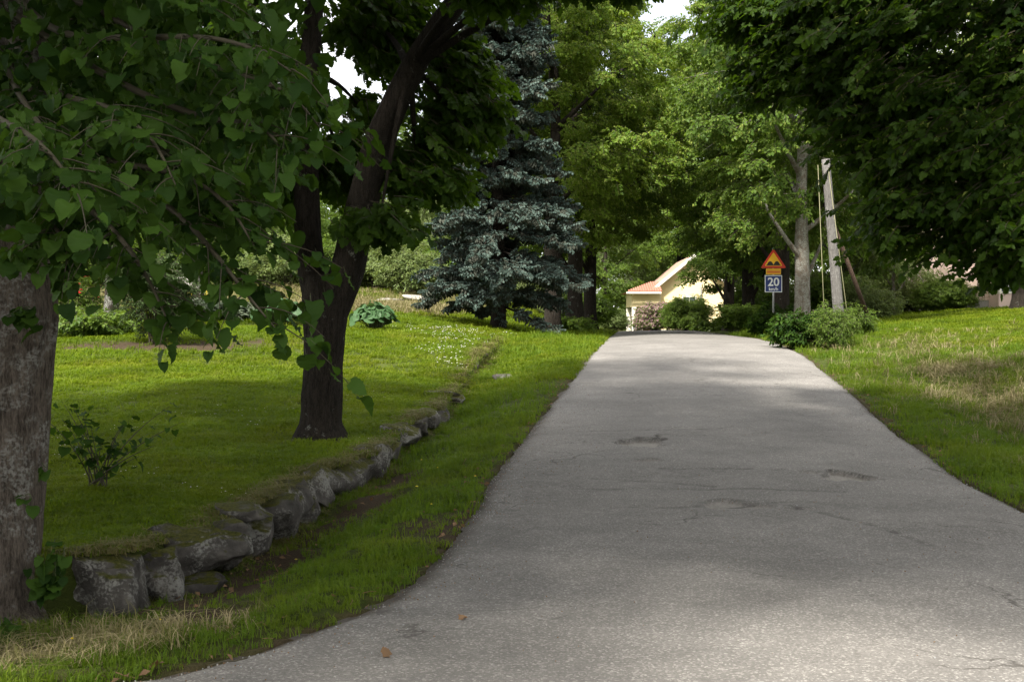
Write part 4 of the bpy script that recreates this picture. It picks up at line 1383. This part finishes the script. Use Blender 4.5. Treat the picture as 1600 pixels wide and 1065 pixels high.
plant_bush(B_green, 'leafy_bush', 'broad-leaved green bush by the road at the foot of the pale lime trunk', 1243, 31.2, .74, 0, sc3=(.62, .62, .85))
plant_bush(B_light, 'leafy_bush', 'finer-leaved bright green bush hiding the foot of the leaning pole', 1300, 30.5, .8, 1, sc3=(.66, .66, .95))
plant_bush(B_light, 'weedy_bush', 'thin yellowish bush right behind the leaning pole base', 1325, 34.5, .8, 2.2)
plant_bush(B_lilac, 'lilac_bush', 'pink-flowering lilac bush before the red door of the yellow house', 1026, 74.5, .72, 0, sc3=(.78, .7, .80))
plant_bush(B_hedge, 'hedge_bush', 'rounded green bush below the window of the yellow house', 1072, 73, .95, 1.1, sc3=(.80, .7, .98))
plant_bush(B_low, 'ground_cover', 'low weedy patch right of the rounded bush by the yellow house', 1122, 71, 1.3, 1.1)
plant_bush(B_pale, 'pale_bush', 'pale green bush left of the yellow porch', 960, 80, .6, 2.0)
plant_bush(B_dark, 'dark_bush', 'dark bush behind the trunks of the left lime row', 915, 68, .9, .4)
plant_bush(B_dark, 'dark_bush', 'dark bush at the foot of the forked lime left of the speed sign', 1158, 54, .55, 1.9)
plant_bush(B_low, 'ground_cover', 'dark weeds around the foot of the left lime trunks', 884, 49.5, 1.1, .3)
plant_bush(B_green, 'leafy_bush', 'leafy bush at the foot of the trunk behind the speed sign', 1222, 46.5, 1.0, 2.4)
plant_bush(B_green, 'leafy_bush', 'small leafy bush before the foot of the speed sign post', 1207, 43.5, .8, 4.4)
GB2 = 'bushes closing the back of the right lawn'
for i, (mm, lab, px, d, sc) in enumerate([(B_pale, 'pale bush at the back of the lawn just right of the pole', 1352, 52, .75), (B_dark, 'dark bush at the back of the lawn behind the pole bushes', 1310, 56, .9),
                                          (B_pale, 'pale bush at the back of the lawn below the feathery tree', 1425, 60, .8), (B_hedge, 'green bush at the back of the lawn left of the pink house', 1484, 57, .75),
                                          (B_dark, 'dark bush between the feathery trees at the back of the lawn', 1390, 66, 1.1), (B_dark, 'dark bush behind the speed sign beyond the trunks', 1190, 70, 1.1), (B_pale, 'pale bush far behind the leaning pole bushes', 1275, 62, 1.0)]):
    plant_bush(mm, 'lawn_bush', lab, px, d, sc, i * 1.1, GB2)
GB3 = 'bushes on the hillside behind the garden'
for i, (mm, lab, px, d, sc) in enumerate([(B_pale, 'pale bush on the meadow edge just left of the spruce', 642, 58, 1.1), (B_pale, 'pale bush on the meadow edge right of the forked maple', 590, 62, 1.2),
                                          (B_hedge, 'green bush on the meadow behind the fork of the maple', 530, 64, 1.1), (B_pale, 'pale bush on the meadow left of the forked maple', 445, 60, 1.1),
                                          (B_hedge, 'green bush on the meadow behind the yellow flowers', 350, 62, 1.1), (B_dark, 'dark bush on the meadow behind the thuja', 235, 60, 1.2),
                                          (B_hedge, 'green bush on the meadow behind the roses', 120, 58, 1.1), (B_dark, 'dark bush on the meadow behind the spruce branches', 705, 62, 1.2), (B_pale, 'pale bush behind the trunk of the spruce', 820, 66, 1.1)]):
    plant_bush(mm, 'meadow_bush', lab, px, d, sc, i * .9, GB3)

plant_bush(B_thuja, 'thuja_bush', 'dark green upright thuja bush in the mulch bed', 242, 29.0, .92, .4)
plant_bush(B_sage, 'sage_bush', 'low grey-green clump below the yellow flowers', 335, 36, 1.1, .3, sc3=(1.6, 1.0, .9))
plant_bush(B_low, 'ground_cover', 'leafy ground cover at the edge of the mulch bed beside the old trunk', 140, 31.5, 1.15, .6)
rose = plant_bush(B_rose, 'rose_bush', 'red-flowering rose bush right of the near trunk', 112, 34, .95, .2)
fl = flower_tuft(46, 6, .05, .16, .05)
rng = np.random.default_rng(3)
pp = np.stack([rng.normal(0, .45, 26), rng.normal(-.4, .25, 26), rng.uniform(.8, 1.45, 26)], 1)
grow('blooms', scatter_mesh('blooms', [flower_tuft(46, 2, .05, .10, .055)] * 3, [M['petal_red'], M['green_twig']], pp, np.zeros((26, 3)), np.ones(26), seed=9), rose)
yb = thing('yellow_flower_bed', 'bed of bright yellow flowers between rock and thuja', 'flowers', gpt(283, 43))
rng = np.random.default_rng(4)
n = 170
pp = np.stack([rng.uniform(-.75, .75, n), rng.uniform(-.4, .4, n), rng.uniform(.1, .35, n)], 1)
grow('blooms', scatter_mesh('blooms', [flower_tuft(47 + k, 5, .22, .12, .035) for k in range(3)], [M['petal_yellow'], M['green_twig']], pp, np.zeros((n, 3)), np.ones(n), seed=10), yb)
plant_bush(B_low, 'flower_foliage', 'green foliage under the yellow flowers', 283, 43.3, .8, 0, cat='plant')

# the two clumps of big round leaves by the forked maple
def big_leaf_clump(label, px, d, n, r, h, seed):
    t = thing('large_leaf_plant', label, 'plant', gpt(px, d, 0), 0, 'large-leaved plants behind the forked maple')
    rng = np.random.default_rng(seed)
    blade = MB()
    a = np.linspace(-2.75, 2.75, 13)
    v = [(0, 0, -.10)] + [(.12 + .50 * math.cos(q) * (1.05 if abs(q) < .3 else 1), .5 * math.sin(q), .06 * math.cos(3 * q)) for q in a]
    blade.add(v, [(0, i, i + 1) for i in range(1, 13)])
    me = blade.mesh('round_leaf', M['big_leaf'], True)
    mb = MB()
    for i in range(n):
        az = rng.uniform(0, 6.283); q = math.sqrt(rng.random())
        z = h * (1 - .55 * q * q) * rng.uniform(.75, 1.05)
        p = np.array([r * q * math.cos(az), r * .8 * q * math.sin(az), z])
        mb.tube(bez((p[0] * .25, p[1] * .25, 0), (p[0] * .5, p[1] * .5, z * .8), p, 4), .012, 4, 0, cap=False)
        link('leaf', me, t, p, (rng.normal(0, .35), .3 + .7 * q + rng.normal(0, .25), az + rng.normal(0, .4)), rng.uniform(.2, .36))
    link('stalks', mb.mesh('stalks', M['green_twig'], True), t)
big_leaf_clump('clump of big round green leaves right of the forked maple trunk', 586, 34, 85, .62, .78, 1)
big_leaf_clump('clump of big round dark leaves left of the forked maple trunk', 437, 35, 90, .75, .75, 2)

# old fruit trees whose trunks show under the hanging leaves
OA = avenue_lime(221, 6.5, 2.4, 2.2, .22, 0, leaf='mid_leaf', bark='bark', n=90, leafsize=.09, twigs=11, rad=(.3, .55))
plant_tree(OA, 'fruit_tree', 'old fruit tree with flared trunk left of the thuja bush', 172, 33.5, 1.0, .5)
plant_tree(OA, 'fruit_tree', 'leaning fruit tree beside the yellow flower bed', 312, 38, .9, 2.9)

# outcrops in the garden and the meadow
for i, (px, d, sx, sy, sz, dz, lab) in enumerate([(278, 46, 1.0, .6, .6, .4, 'pale granite outcrop behind the yellow flowers'), (130, 38, 1.0, .5, .28, .1, 'low pale rock behind the rose bush'),
                                                  (655, 54, 1.5, 1.0, .2, .06, 'flat pale rock in the dry meadow left of the spruce'), (612, 52, 1.0, .8, .15, .03, 'smaller flat rock in the dry meadow beside the big leaves')]):
    me = stone_mesh(500 + i, sx, sy, sz)
    me.materials[0] = M['pale_rock']
    tag(link('granite_outcrop', me, None, gpt(px, d, dz), (0, 0, i * .7)), lab, 'rock', 'rocks in the garden and meadow')


def keep_meadow(x, y):
    return (x < Wx(y) - 3) * np.clip(.55 + 1.3 * vnoise(x * .25, y * .25, 91), 0, 1)


grass_layer('meadow_grass', 'dry yellow grass on the slope beyond the lawn', [(14, -26, 0, 42, 58)], keep_meadow, straw_p, [M['straw'], M['straw_green']], lambda x, y: 2.2 + 0 * x, 12)

# a sapling growing behind the near trunk
sap = thing('maple_sapling', 'thin dark sapling standing on the lawn right of the near trunk', 'sapling', gpt(150, 11.6))
rng = np.random.default_rng(15)
mb = MB(); PP, RR2, SS = [], [], []
for k in range(15):
    e = np.array([rng.normal(0.08, .36), rng.normal(0, .3), rng.uniform(.2, 1.1)])
    tw = bez((rng.normal(0, .06), rng.normal(0, .06), -.03), (e[0] * .3, e[1] * .3, e[2] * .6), e, 9)
    mb.tube(tw, np.linspace(.008, .002, 9), 4, 0, cap=False)
    for j in range(8):
        q = tw[rng.integers(3, 9)] + rng.normal(0, .05, 3)
        PP.append(q); RR2.append((rng.normal(0, .3), rng.uniform(.0, .8), rng.uniform(0, 6.28))); SS.append(rng.uniform(.05, .10))
link('stems', mb.mesh('stems', M['twig'], True), sap)
for q, e, s_ in zip(PP, RR2, SS):
    link('leaf', LIME_MESHES[int(rng.integers(3))], sap, q, e, s_)

# ------------------------------------------------------------------ far wood closing the view
rng = np.random.default_rng(88)
lob, per = [], []
for k in range(46):
    x = -95 + k * 4.3 + rng.normal(0, 2)
    y = rng.uniform(125, 165)
    g = ground(x, y)
    for j in range(3):
        r = rng.uniform(3.6, 5.6)
        lob.append(((x + rng.normal(0, 2), y + rng.normal(0, 2), g + 2.5 + j * 6 + rng.normal(0, 1)), (r, r, 4.2))); per.append(26)
pts, rot, siz, cen = clumps(rng, lob, per, rad=(.9, 1.6), twigs=11, shell=.7, size=(2.2, 3.2))
fw = grow('far_wood', scatter_mesh('far_wood', [twig(600 + k, 12, .6, .15, 'kite', 0, .8) for k in range(3)], [M['mid_leaf'], M['twig']], pts, rot, siz, seed=60))
tag(fw, 'distant green wood closing the view behind the houses', 'wood', kind='stuff')

# ------------------------------------------------------------------ yellow house at the end of the road
M['yellow_wall'] = plain('yellow_wall', (.82, .68, .38), .8, var=.05, scale=1.5)
M['cream_trim'] = plain('cream_trim', (.74, .70, .60), .6, var=.04)
M['red_door'] = plain('red_door', (.24, .045, .035), .55, var=.08)
M['roof_tile'] = plain('roof_tile', (.34, .14, .095), .75, var=.2, scale=9)
M['pale_roof'] = plain('pale_roof', (.40, .26, .20), .5, var=.08, scale=3)
M['plinth'] = plain('plinth', (.30, .29, .27), .85, var=.15)
mg, ntg, bg_, _ = new_mat('window_glass')
bg_.inputs['Base Color'].default_value = (.06, .075, .085, 1); bg_.inputs['Roughness'].default_value = .06
nz = noise(ntg, position(ntg), 1.2, 2); bump(ntg, nz, .05, .02, bg_)
M['glass'] = mg


def box_part(name, parent, dims, mat):
    mb = MB(); mb.box(*dims)
    return link(name, mb.mesh(name, M[mat]), parent)


def window(parent, x0, x1, y, z0, z1, mull=1, trim='cream_trim', name='window', bars=1):
    """a window set in a wall that faces -Y at y: frame proud, pane recessed"""
    f = MB(); w = .09
    f.box(x0 - w, x1 + w, y - .05, y + .06, z1, z1 + w); f.box(x0 - w, x1 + w, y - .07, y + .06, z0 - w, z0)
    f.box(x0 - w, x0, y - .05, y + .06, z0, z1); f.box(x1, x1 + w, y - .05, y + .06, z0, z1)
    for k in range(1, mull + 1):
        xm = x0 + (x1 - x0) * k / (mull + 1)
        f.box(xm - .025, xm + .025, y - .03, y + .02, z0, z1)
    if bars:
        zm = z0 + (z1 - z0) * .62
        f.box(x0, x1, y - .027, y + .017, zm - .022, zm + .022)
    wf = link(name, f.mesh(name, M[trim]), parent)
    p = MB(); p.box(x0, x1, y - .012, y + .002, z0, z1)
    link('pane', p.mesh('pane', M['glass']), wf)
    return wf


def yellow_house():
    d = 80.0
    X = lambda px: (px - CX) / FPX * d
    Z = lambda py: EYE + (CY - py) / FPX * d
    g = 2.0
    h = thing('yellow_house', 'yellow house with tiled porch and red door at the end of the road', 'house', (X(1080), d, g))
    o = np.array([X(1080), d, g])
    xl, xr, ze, zp = X(1029) - o[0], X(1136) - o[0], Z(446) - g, Z(402) - g
    xm = (xl + xr) / 2
    mb = MB()
    dep = 7.5
    v = [(xl, 0, 0), (xr, 0, 0), (xr, 0, ze), (xm, 0, zp), (xl, 0, ze)]
    v2 = [(a, dep, c) for a, b_, c in v]
    mb.add(v + v2, [(0, 1, 2, 3, 4), (9, 8, 7, 6, 5), (0, 4, 9, 5), (1, 6, 7, 2)])
    link('wall', mb.mesh('wall', M['yellow_wall']), h)
    box_part('plinth', h, (xl - .05, xr + .05, -.05, dep, -.3, .35), 'plinth')
    sl = (zp - ze) / (xm - xl)
    ov = .5
    for s, nm in ((-1, 'roof'), (1, 'roof')):
        e = xl - ov if s < 0 else xr + ov
        zee = ze - ov * sl
        mb = MB()
        t = .16
        v = [(e, -ov, zee), (xm, -ov, zp), (xm, dep + ov, zp), (e, dep + ov, zee)]
        v = v + [(a, b_, c + t) for a, b_, c in v]
        mb.add(v, [(0, 3, 2, 1), (4, 5, 6, 7), (0, 1, 5, 4), (1, 2, 6, 5), (2, 3, 7, 6), (3, 0, 4, 7)])
        r = link(nm, mb.mesh(nm, M['pale_roof']), h)
        mb = MB()
        v = [(e, -ov - .03, zee - .06), (xm, -ov - .03, zp - .06), (xm, -ov - .03, zp + .19), (e, -ov - .03, zee + .19)]
        v = v + [(a, b_ + .028, c) for a, b_, c in v]
        mb.add(v, [(0, 1, 2, 3), (7, 6, 5, 4), (0, 4, 5, 1), (3, 2, 6, 7), (0, 3, 7, 4), (1, 5, 6, 2)])
        link('bargeboard', mb.mesh('bargeboard', M['cream_trim']), r)
    window(h, X(1068) - o[0], X(1086) - o[0], 0, Z(490) - g, Z(464) - g, 1)
    box_part('corner_board', h, (xl - .03, xl + .14, -.03, .12, .35, ze - .1), 'cream_trim')
    box_part('corner_board', h, (xr - .14, xr + .03, -.03, .12, .35, ze - .1), 'cream_trim')
    box_part('drain_pipe', h, (X(1094) - o[0], X(1094) - o[0] + .09, -.14, -.05, .2, ze - .1), 'plinth')
    # porch
    px0, px1 = X(985) - o[0], xl - .02
    zpe = Z(457) - g
    mb = MB()
    mb.box(px0 + .9, px1, .45, 3.2, 0, zpe)
    link('porch_wall', mb.mesh('porch_wall', M['yellow_wall']), h)
    mb = MB(); mb.box(px0 + .02, px1, -.9, .44, zpe - .95, zpe - .02); mb.box(px0 + .02, px0 + .16, .44, 3.2, zpe - .9, zpe - .02)
    link('porch_fascia', mb.mesh('porch_fascia', M['yellow_wall']), h)
    for (xx, yy) in ((px0 + .02, -.9), (px0 + .02, 2.9)):
        box_part('porch_post', h, (xx, xx + .28, yy + .01, yy + .28, -.2, zpe - .96), 'cream_trim')
    box_part('porch_floor', h, (px0 - .1, px1, -1.1, .44, -.3, .25), 'plinth')
    dx0 = X(1005) - o[0]
    dr = box_part('door', h, (dx0, dx0 + .85, .36, .445, .26, 2.45), 'red_door')
    box_part('door_panel', dr, (dx0 + .12, dx0 + .73, .335, .358, .45, 1.2), 'red_door')
    box_part('door_panel', dr, (dx0 + .12, dx0 + .73, .335, .358, 1.4, 2.25), 'red_door')
    box_part('handle', dr, (dx0 + .76, dx0 + .80, .30, .358, 1.25, 1.37), 'plinth')
    box_part('door_frame', h, (dx0 - .1, dx0 - .002, .33, .448, .26, 2.55), 'cream_trim')
    box_part('door_frame', h, (dx0 + .852, dx0 + .95, .33, .448, .26, 2.55), 'cream_trim')
    # hipped tile roof of the porch, its courses built as long rows of tiles
    zt = Z(441) - g
    mb = MB()
    a0, a1, b0, b1 = px0 - .35, px1 + .03, -1.3, 3.6
    v = [(a0, b0, zpe), (a1, b0, zpe), (a1, b0 + 1.8, zt), (a0 + 1.75, b0 + 1.8, zt), (a0, b1, zpe), (a0 + 1.75, b1 - 1.5, zt), (a1, b1, zpe), (a1, b1 - 1.5, zt)]
    mb.add(v, [(0, 1, 2, 3), (0, 3, 5, 4), (4, 5, 7, 6), (3, 2, 7, 5), (0, 4, 6, 1)])
    pr = link('porch_roof', mb.mesh('porch_roof', M['roof_tile']), h)
    n = 15
    for k in range(n):
        u = k / (n - 1)
        xb = a0 + (a1 - a0) * u
        top = np.array([max(xb, a0 + 1.75) if xb > a0 + 1.75 else a0 + 1.75 * 1.0, b0 + 1.8, zt])
        if xb < a0 + 1.75:
            f = (xb - a0) / 1.75
            top = np.array([xb, b0 + 1.8 * f, zpe + (zt - zpe) * f])
        bot = np.array([xb, b0, zpe])
        if np.linalg.norm(top - bot) < .15: continue
        mb = MB(); mb.tube([bot + (0, -.04, .02), (bot + top) / 2 + (0, 0, .03), top + (0, 0, .03)], .07, 6)
        link('tile_row', mb.mesh('tile_row', M['roof_tile']), pr)
    box_part('gutter', h, (a0 - .05, a1, b0 - .16, b0 - .05, zpe - .12, zpe - .01), 'cream_trim')
    # the lamp by the door and a bench pot beside the post
    box_part('wall_lamp', h, (dx0 - .45, dx0 - .33, .25, .448, 1.9, 2.2), 'plinth')


yellow_house()
pot = thing('flower_pot', 'small potted plant beside the porch post of the yellow house', 'pot', ((993 - CX) / FPX * 78.3, 78.3, 2.25))
mb = MB(); mb.tube([(0, 0, 0), (0, 0, .15), (0, 0, .34)], [.12, .17, .2], 12); link('pot', mb.mesh('pot', M['plinth'], True), pot)
grow('foliage', B_low[1], pot, (0, 0, .32), None, .28)

# ------------------------------------------------------------------ pink house behind the right lawn
M['pink_wall'] = plain('pink_wall', (.62, .47, .40), .85, var=.07, scale=1.2)
M['brown_shade'] = plain('brown_shade', (.16, .085, .055), .8, var=.15, scale=3)  # dark shade right of the veranda, put into the colour
M['red_roof'] = plain('red_roof', (.30, .075, .05), .8, var=.2, scale=5)


def pink_house():
    d = 56.0
    X = lambda px: (px - CX) / FPX * d
    x0, x1 = X(1512), X(1512) + 10.5
    g = ground(x0 + 1, d) - .1
    h = thing('pink_house', 'tall pink plastered house with red roof half hidden at the right edge', 'house', (x0, d, g))
    H_, dep = 7.2, 9.0
    mb = MB(); W = x1 - x0
    v = [(0, 0, 0), (W, 0, 0), (W, 0, H_), (0, 0, H_)]
    v = v + [(a, dep, c) for a, b_, c in v] + [(0, dep / 2, H_ + 3.6), (W, dep / 2, H_ + 3.6)]
    mb.add(v, [(0, 1, 2, 3), (5, 4, 7, 6), (4, 0, 3, 8, 7), (1, 5, 6, 9, 2)])
    link('wall', mb.mesh('wall', M['pink_wall']), h)
    for s in (0, 1):
        mb = MB()
        ya, za = (-.6, H_ - .45) if s == 0 else (dep + .6, H_ - .45)
        v = [(-.5, ya, za), (W + .5, ya, za), (W + .5, dep / 2, H_ + 3.65), (-.5, dep / 2, H_ + 3.65)]
        v = v + [(a, b_, c + .2) for a, b_, c in v]
        mb.add(v, [(0, 1, 2, 3), (7, 6, 5, 4), (0, 4, 5, 1), (1, 5, 6, 2), (2, 6, 7, 3), (3, 7, 4, 0)])
        link('roof', mb.mesh('roof', M['red_roof']), h)
    box_part('plinth', h, (-.06, W, -.06, dep, -.5, .5), 'plinth')
    for xx in (3.4, 6.4, 8.6):
        window(h, xx, xx + 1.1, 0, 4.6, 6.1, 1)
    window(h, .5, 1.3, 0, 4.6, 6.0, 1)
    # glazed veranda; the brown box to its right stands in for dark shade
    vx0, vx1, vy = .95, 1.8, -1.2
    box_part('veranda_base', h, (vx0, vx1, vy, -.002, -.4, .75), 'pink_wall')
    window(h, vx0 + .12, vx1 - .12, vy + .03, .85, 2.6, 1, name='veranda_window')
    box_part('veranda_corner', h, (vx0, vx0 + .03, vy + .01, -.002, .75, 2.7), 'cream_trim')
    box_part('veranda_top', h, (vx0 - .1, vx1 + .1, vy - .12, -.002, 2.7, 2.95), 'cream_trim')
    box_part('shade_block', h, (vx1 + .02, W, -1.3, -.003, -.4, 3.2), 'brown_shade')


pink_house()

# ------------------------------------------------------------------ leaning pole with stay wires and strut
M['pole_wood'] = bark_mat('pole_wood', (.13, .122, .113), (.24, .228, .213), lichen=(.28, .27, .255), lich=.45, stretch=9, scale=6)
M['wire'] = plain('wire', (.20, .19, .10), .7, .1)
M['old_wood'] = bark_mat('old_wood', (.07, .045, .032), (.15, .10, .075), lich=.35, stretch=9)
pb = np.array(gpt(1314, 33.0)); ptop = P(1290, 249, 33.0)
pole = thing('wooden_pole', 'weathered grey wooden pole leaning left with stay wires above the bushes', 'pole', tuple(pb))
mb = MB()
t = np.linspace(-.05, 1, 14)[:, None]
rp = np.linspace(.155, .112, 14)
mb.tube((ptop - pb) * t, rp, 18, 0, disp=furrow(9, .02, 5))
link('shaft', mb.mesh('shaft', M['pole_wood'], True), pole)
for (a, b_) in (((1278, 258, 32.5), (1290, 500, 31.0)), ((1294, 262, 32.9), (1330, 505, 31.2))):
    a = P(*a); q = P(*b_); q[2] = ground(q[0], q[1])
    mb = MB(); mb.tube([a - pb, (a + q) / 2 - pb, q - pb], .008, 6)
    link('stay_wire', mb.mesh('stay_wire', M['wire'], True), pole)
a = P(1303, 352, 33.1); q = P(1368, 480, 34.5); q[2] = ground(q[0], q[1]) - .1
mb = MB(); mb.tube([a - pb, q - pb], [.055, .07], 8); link('strut', mb.mesh('strut', M['old_wood'], True), pole)
mb = MB(); k = .985 * (ptop - pb); mb.tube([k + (-.13, -.08, -.15), k + (-.2, -.35, -.1)], .012, 5); link('hook', mb.mesh('hook', M['wire'], True), pole)

# ------------------------------------------------------------------ speed sign
M['sign_blue'] = plain('sign_blue', (.010, .030, .16), .4, var=.06)
M['sign_yellow'] = plain('sign_yellow', (.72, .40, .015), .45, var=.06)
M['sign_red'] = plain('sign_red', (.52, .035, .015), .45, var=.06)
M['sign_orange'] = plain('sign_orange', (.62, .17, .012), .45, var=.06)
M['sign_white'] = plain('sign_white', (.74, .75, .75), .45, var=.04)
M['sign_black'] = plain('sign_black', (.012, .012, .012), .5, var=.05)
M['galv'] = plain('galvanised', (.34, .35, .35), .45, .6)


def road_sign():
    d = 45.0
    sx = (1208.5 - CX) / FPX * d
    gz = ground(sx, d)
    s = thing('road_sign', 'road sign post with yellow bump warning triangle above blue 20 km/h plate', 'sign', (sx, d, gz), R_(-4))
    Z = lambda py: EYE + (CY - py) / FPX * d - gz
    mb = MB(); mb.tube([(0, .05, -.2), (0, .05, Z(387))], .035, 12); link('post', mb.mesh('post', M['galv'], True), s)
    # blue plate
    w, z0, z1 = .315, Z(456.5), Z(430)
    bl = box_part('speed_plate', s, (-w, w, -.012, .004, z0, z1), 'sign_white')
    box_part('blue_field', bl, (-w + .028, w - .028, -.017, -.0125, z0 + .028, z1 - .028), 'sign_blue')
    def text(body, size, x, z, nm, parent):
        c = bpy.data.curves.new(nm, 'FONT')
        c.body = body; c.size = size; c.align_x = 'CENTER'; c.align_y = 'CENTER'; c.extrude = .0015; c.offset = .006 * size / .3
        c.materials.append(M['sign_white'])
        o = bpy.data.objects.new(nm, c); COL.objects.link(o)
        o.parent = parent; o.location = (x, -.0195, z); o.rotation_euler = (R_(90), 0, 0)
    text('20', .43, 0, z1 - .26, 'speed_number', bl)
    text('km/h', .17, 0, z0 + .115, 'unit_lettering', bl)
    # yellow supplementary plate
    z0, z1 = Z(428.8), Z(419.5)
    pl = box_part('extra_plate', s, (-.27, .27, -.012, .004, z0, z1), 'sign_yellow')
    box_part('stripe', pl, (-.24, .24, -.016, -.0125, z0 + .05, z1 - .08), 'sign_orange')
    # triangle
    z0, z1 = Z(418.8), Z(388)
    def tri(nm, k, y, parent, mat, th=.006):
        h = z1 - z0; cz = z0 + h * .36
        base = .475
        pts = []
        for (a, b_) in ((-base, z0), (base, z0), (0, z1)):
            for t_ in (-1, 0, 1):
                pass
            pts.append((a * k, cz + (b_ - cz) * k))
        mb = MB()
        v = []
        for i in range(3):
            p, q, r = np.array(pts[i - 1]), np.array(pts[i]), np.array(pts[(i + 1) % 3])
            for f in (.07, 0.02):
                pass
            v.append(q + (p - q) * .07); v.append(q + (p - q) * .02 + (r - q) * .02); v.append(q + (r - q) * .07)
        n = len(v)
        mb.add([(a, y, b_) for a, b_ in v] + [(a, y + th, b_) for a, b_ in v], [tuple(range(n)), tuple(range(2 * n - 1, n - 1, -1))] + [(i, i + n, (i + 1) % n + n, (i + 1) % n) for i in range(n)])
        return link(nm, mb.mesh(nm, M[mat]), parent)
    tr = tri('warning_triangle', 1.0, -.012, s, 'sign_red', .016)
    tri('yellow_field', .70, -.0165, tr, 'sign_yellow', .004)
    h = z1 - z0
    mb = MB()
    xs = np.linspace(-.26, .26, 25)
    top = [z0 + h * .17 + .13 * max(0, 1 - ((abs(x) - .12) / .11) ** 2) ** .7 for x in xs]
    v = [(x, -.019, z0 + h * .13) for x in xs] + [(x, -.019, t_) for x, t_ in zip(xs, top)]
    v = v + [(a, -.0168, c) for a, b_, c in v]
    n = 25
    mb.add(v, [(i, i + 1, n + i + 1, n + i) for i in range(n - 1)] + [(n + i, n + i + 1, 3 * n + i + 1, 3 * n + i) for i in range(n - 1)])
    link('bump_symbol', mb.mesh('bump_symbol', M['sign_black']), tr)


road_sign()

# ------------------------------------------------------------------ litter on the road
rng = np.random.default_rng(55)
dl = LIME_PROTOS[1].mesh('dry_leaf', [M['dead_leaf'], M['twig']], True)
def on_road(px, d): x = (px - CX) / FPX * d; return (x, d, road_z(x, d) + .012)
tag(link('fallen_leaf', dl, None, on_road(597, 6.12), (.5, .1, .4), .075), 'curled brown leaf lying on the asphalt near the bottom left', 'leaf', 'fallen leaves on the road')
tag(link('fallen_leaf', dl, None, on_road(724, 6.85), (2.6, .1, 1.9), .05), 'smaller dark dry leaf on the asphalt right of the curled one', 'leaf', 'fallen leaves on the road')
tag(link('fallen_leaf', dl, None, on_road(252, 5.98), (.3, .2, 2.9), .06), 'reddish dry leaf at the grass edge near the bottom left corner', 'leaf', 'fallen leaves on the road')
mb = MB(); mb.tube([(-.1, 0, 0), (-.03, .015, .008), (.03, .01, .004), (.1, .03, .006)], .004, 5)
tag(link('fallen_twig', mb.mesh('fallen_twig', M['twig'], True), None, on_road(358, 5.98), (0, 0, .5)), 'thin dark twig on the asphalt near the bottom left corner', 'twig')
# grit and crumbs along the road edges
def pebble(seed, mat):
    r = np.random.default_rng(seed); mb = MB()
    v = np.array([(1, 0, 0), (-1, 0, 0), (0, 1, 0), (0, -1, 0), (0, 0, .6), (0, 0, -.5)]) * r.uniform(.7, 1.2, (6, 1))
    mb.add(v, [(0, 2, 4), (2, 1, 4), (1, 3, 4), (3, 0, 4), (2, 0, 5), (1, 2, 5), (3, 1, 5), (0, 3, 5)], mat)
    return mb
n = 5200
y = rng.uniform(5.0, 22, n)
edge = rng.random(n) < .62
x = np.where(rng.random(n) < .6, Lx(y) + .02 + rng.exponential(.22, n), Rx(y) - .02 - rng.exponential(.18, n))
x = np.where(edge, x, Lx(y) + rng.random(n) * (Rx(y) - Lx(y)))
k = x > -6
x, y = x[k], y[k]; n = len(x)
z = np.array([road_z(a, b_) for a, b_ in zip(x, y)]) - .03 * (1 - sstep(0, .15, np.minimum(x - Lx(y), Rx(y) - x))) + .002
rr = rng.uniform(0, 6.28, (n, 3))
tag(grow('road_grit', scatter_mesh('road_grit', [pebble(1, 0), pebble(2, 1), pebble(3, 2)], [M['plinth'], M['dead_leaf'], M['galv']], np.stack([x, y, z], 1), rr, rng.uniform(.0025, .0075, n), seed=70)),
    'grit, crumbs and bits of bark scattered along the road edges', 'grit', kind='stuff')

# leaf litter in the ditch and along the kerbless edges
n = 900
y = rng.uniform(5.6, 24, n)
q = rng.random(n)
x = np.where(q < .45, Wx(y) + rng.uniform(.15, 1.1, n), np.where(q < .7, Lx(y) - rng.exponential(.2, n), Rx(y) + rng.exponential(.16, n)))
k = (x > -4.5) & ~((q < .45) & (y > 15))
x, y = x[k], y[k]; n = len(x)
lit = MB(); kite(lit, np.zeros(3), np.eye(3), 1.0, 0, .36)
lit2 = MB(); kite(lit2, np.zeros(3), rotm((.4, .2, 0)), 1.0, 0, .26)
lit3 = MB(); lit3.tube([(-.8, 0, .05), (0, .1, .1), (.9, -.05, .05)], .05, 4, 0)
rr = np.stack([rng.normal(0, .5, n), rng.normal(0, .4, n), rng.uniform(0, 6.28, n)], 1)
tag(grow('leaf_litter', scatter_mesh('leaf_litter', [lit, lit2, lit3], [M['dead_leaf']], np.stack([x, y, H(x, y) + .015], 1), rr, rng.uniform(.03, .065, n), seed=71)),
    'brown dead leaves and twig bits in the ditch and along the road edge', 'leaf litter', kind='stuff')
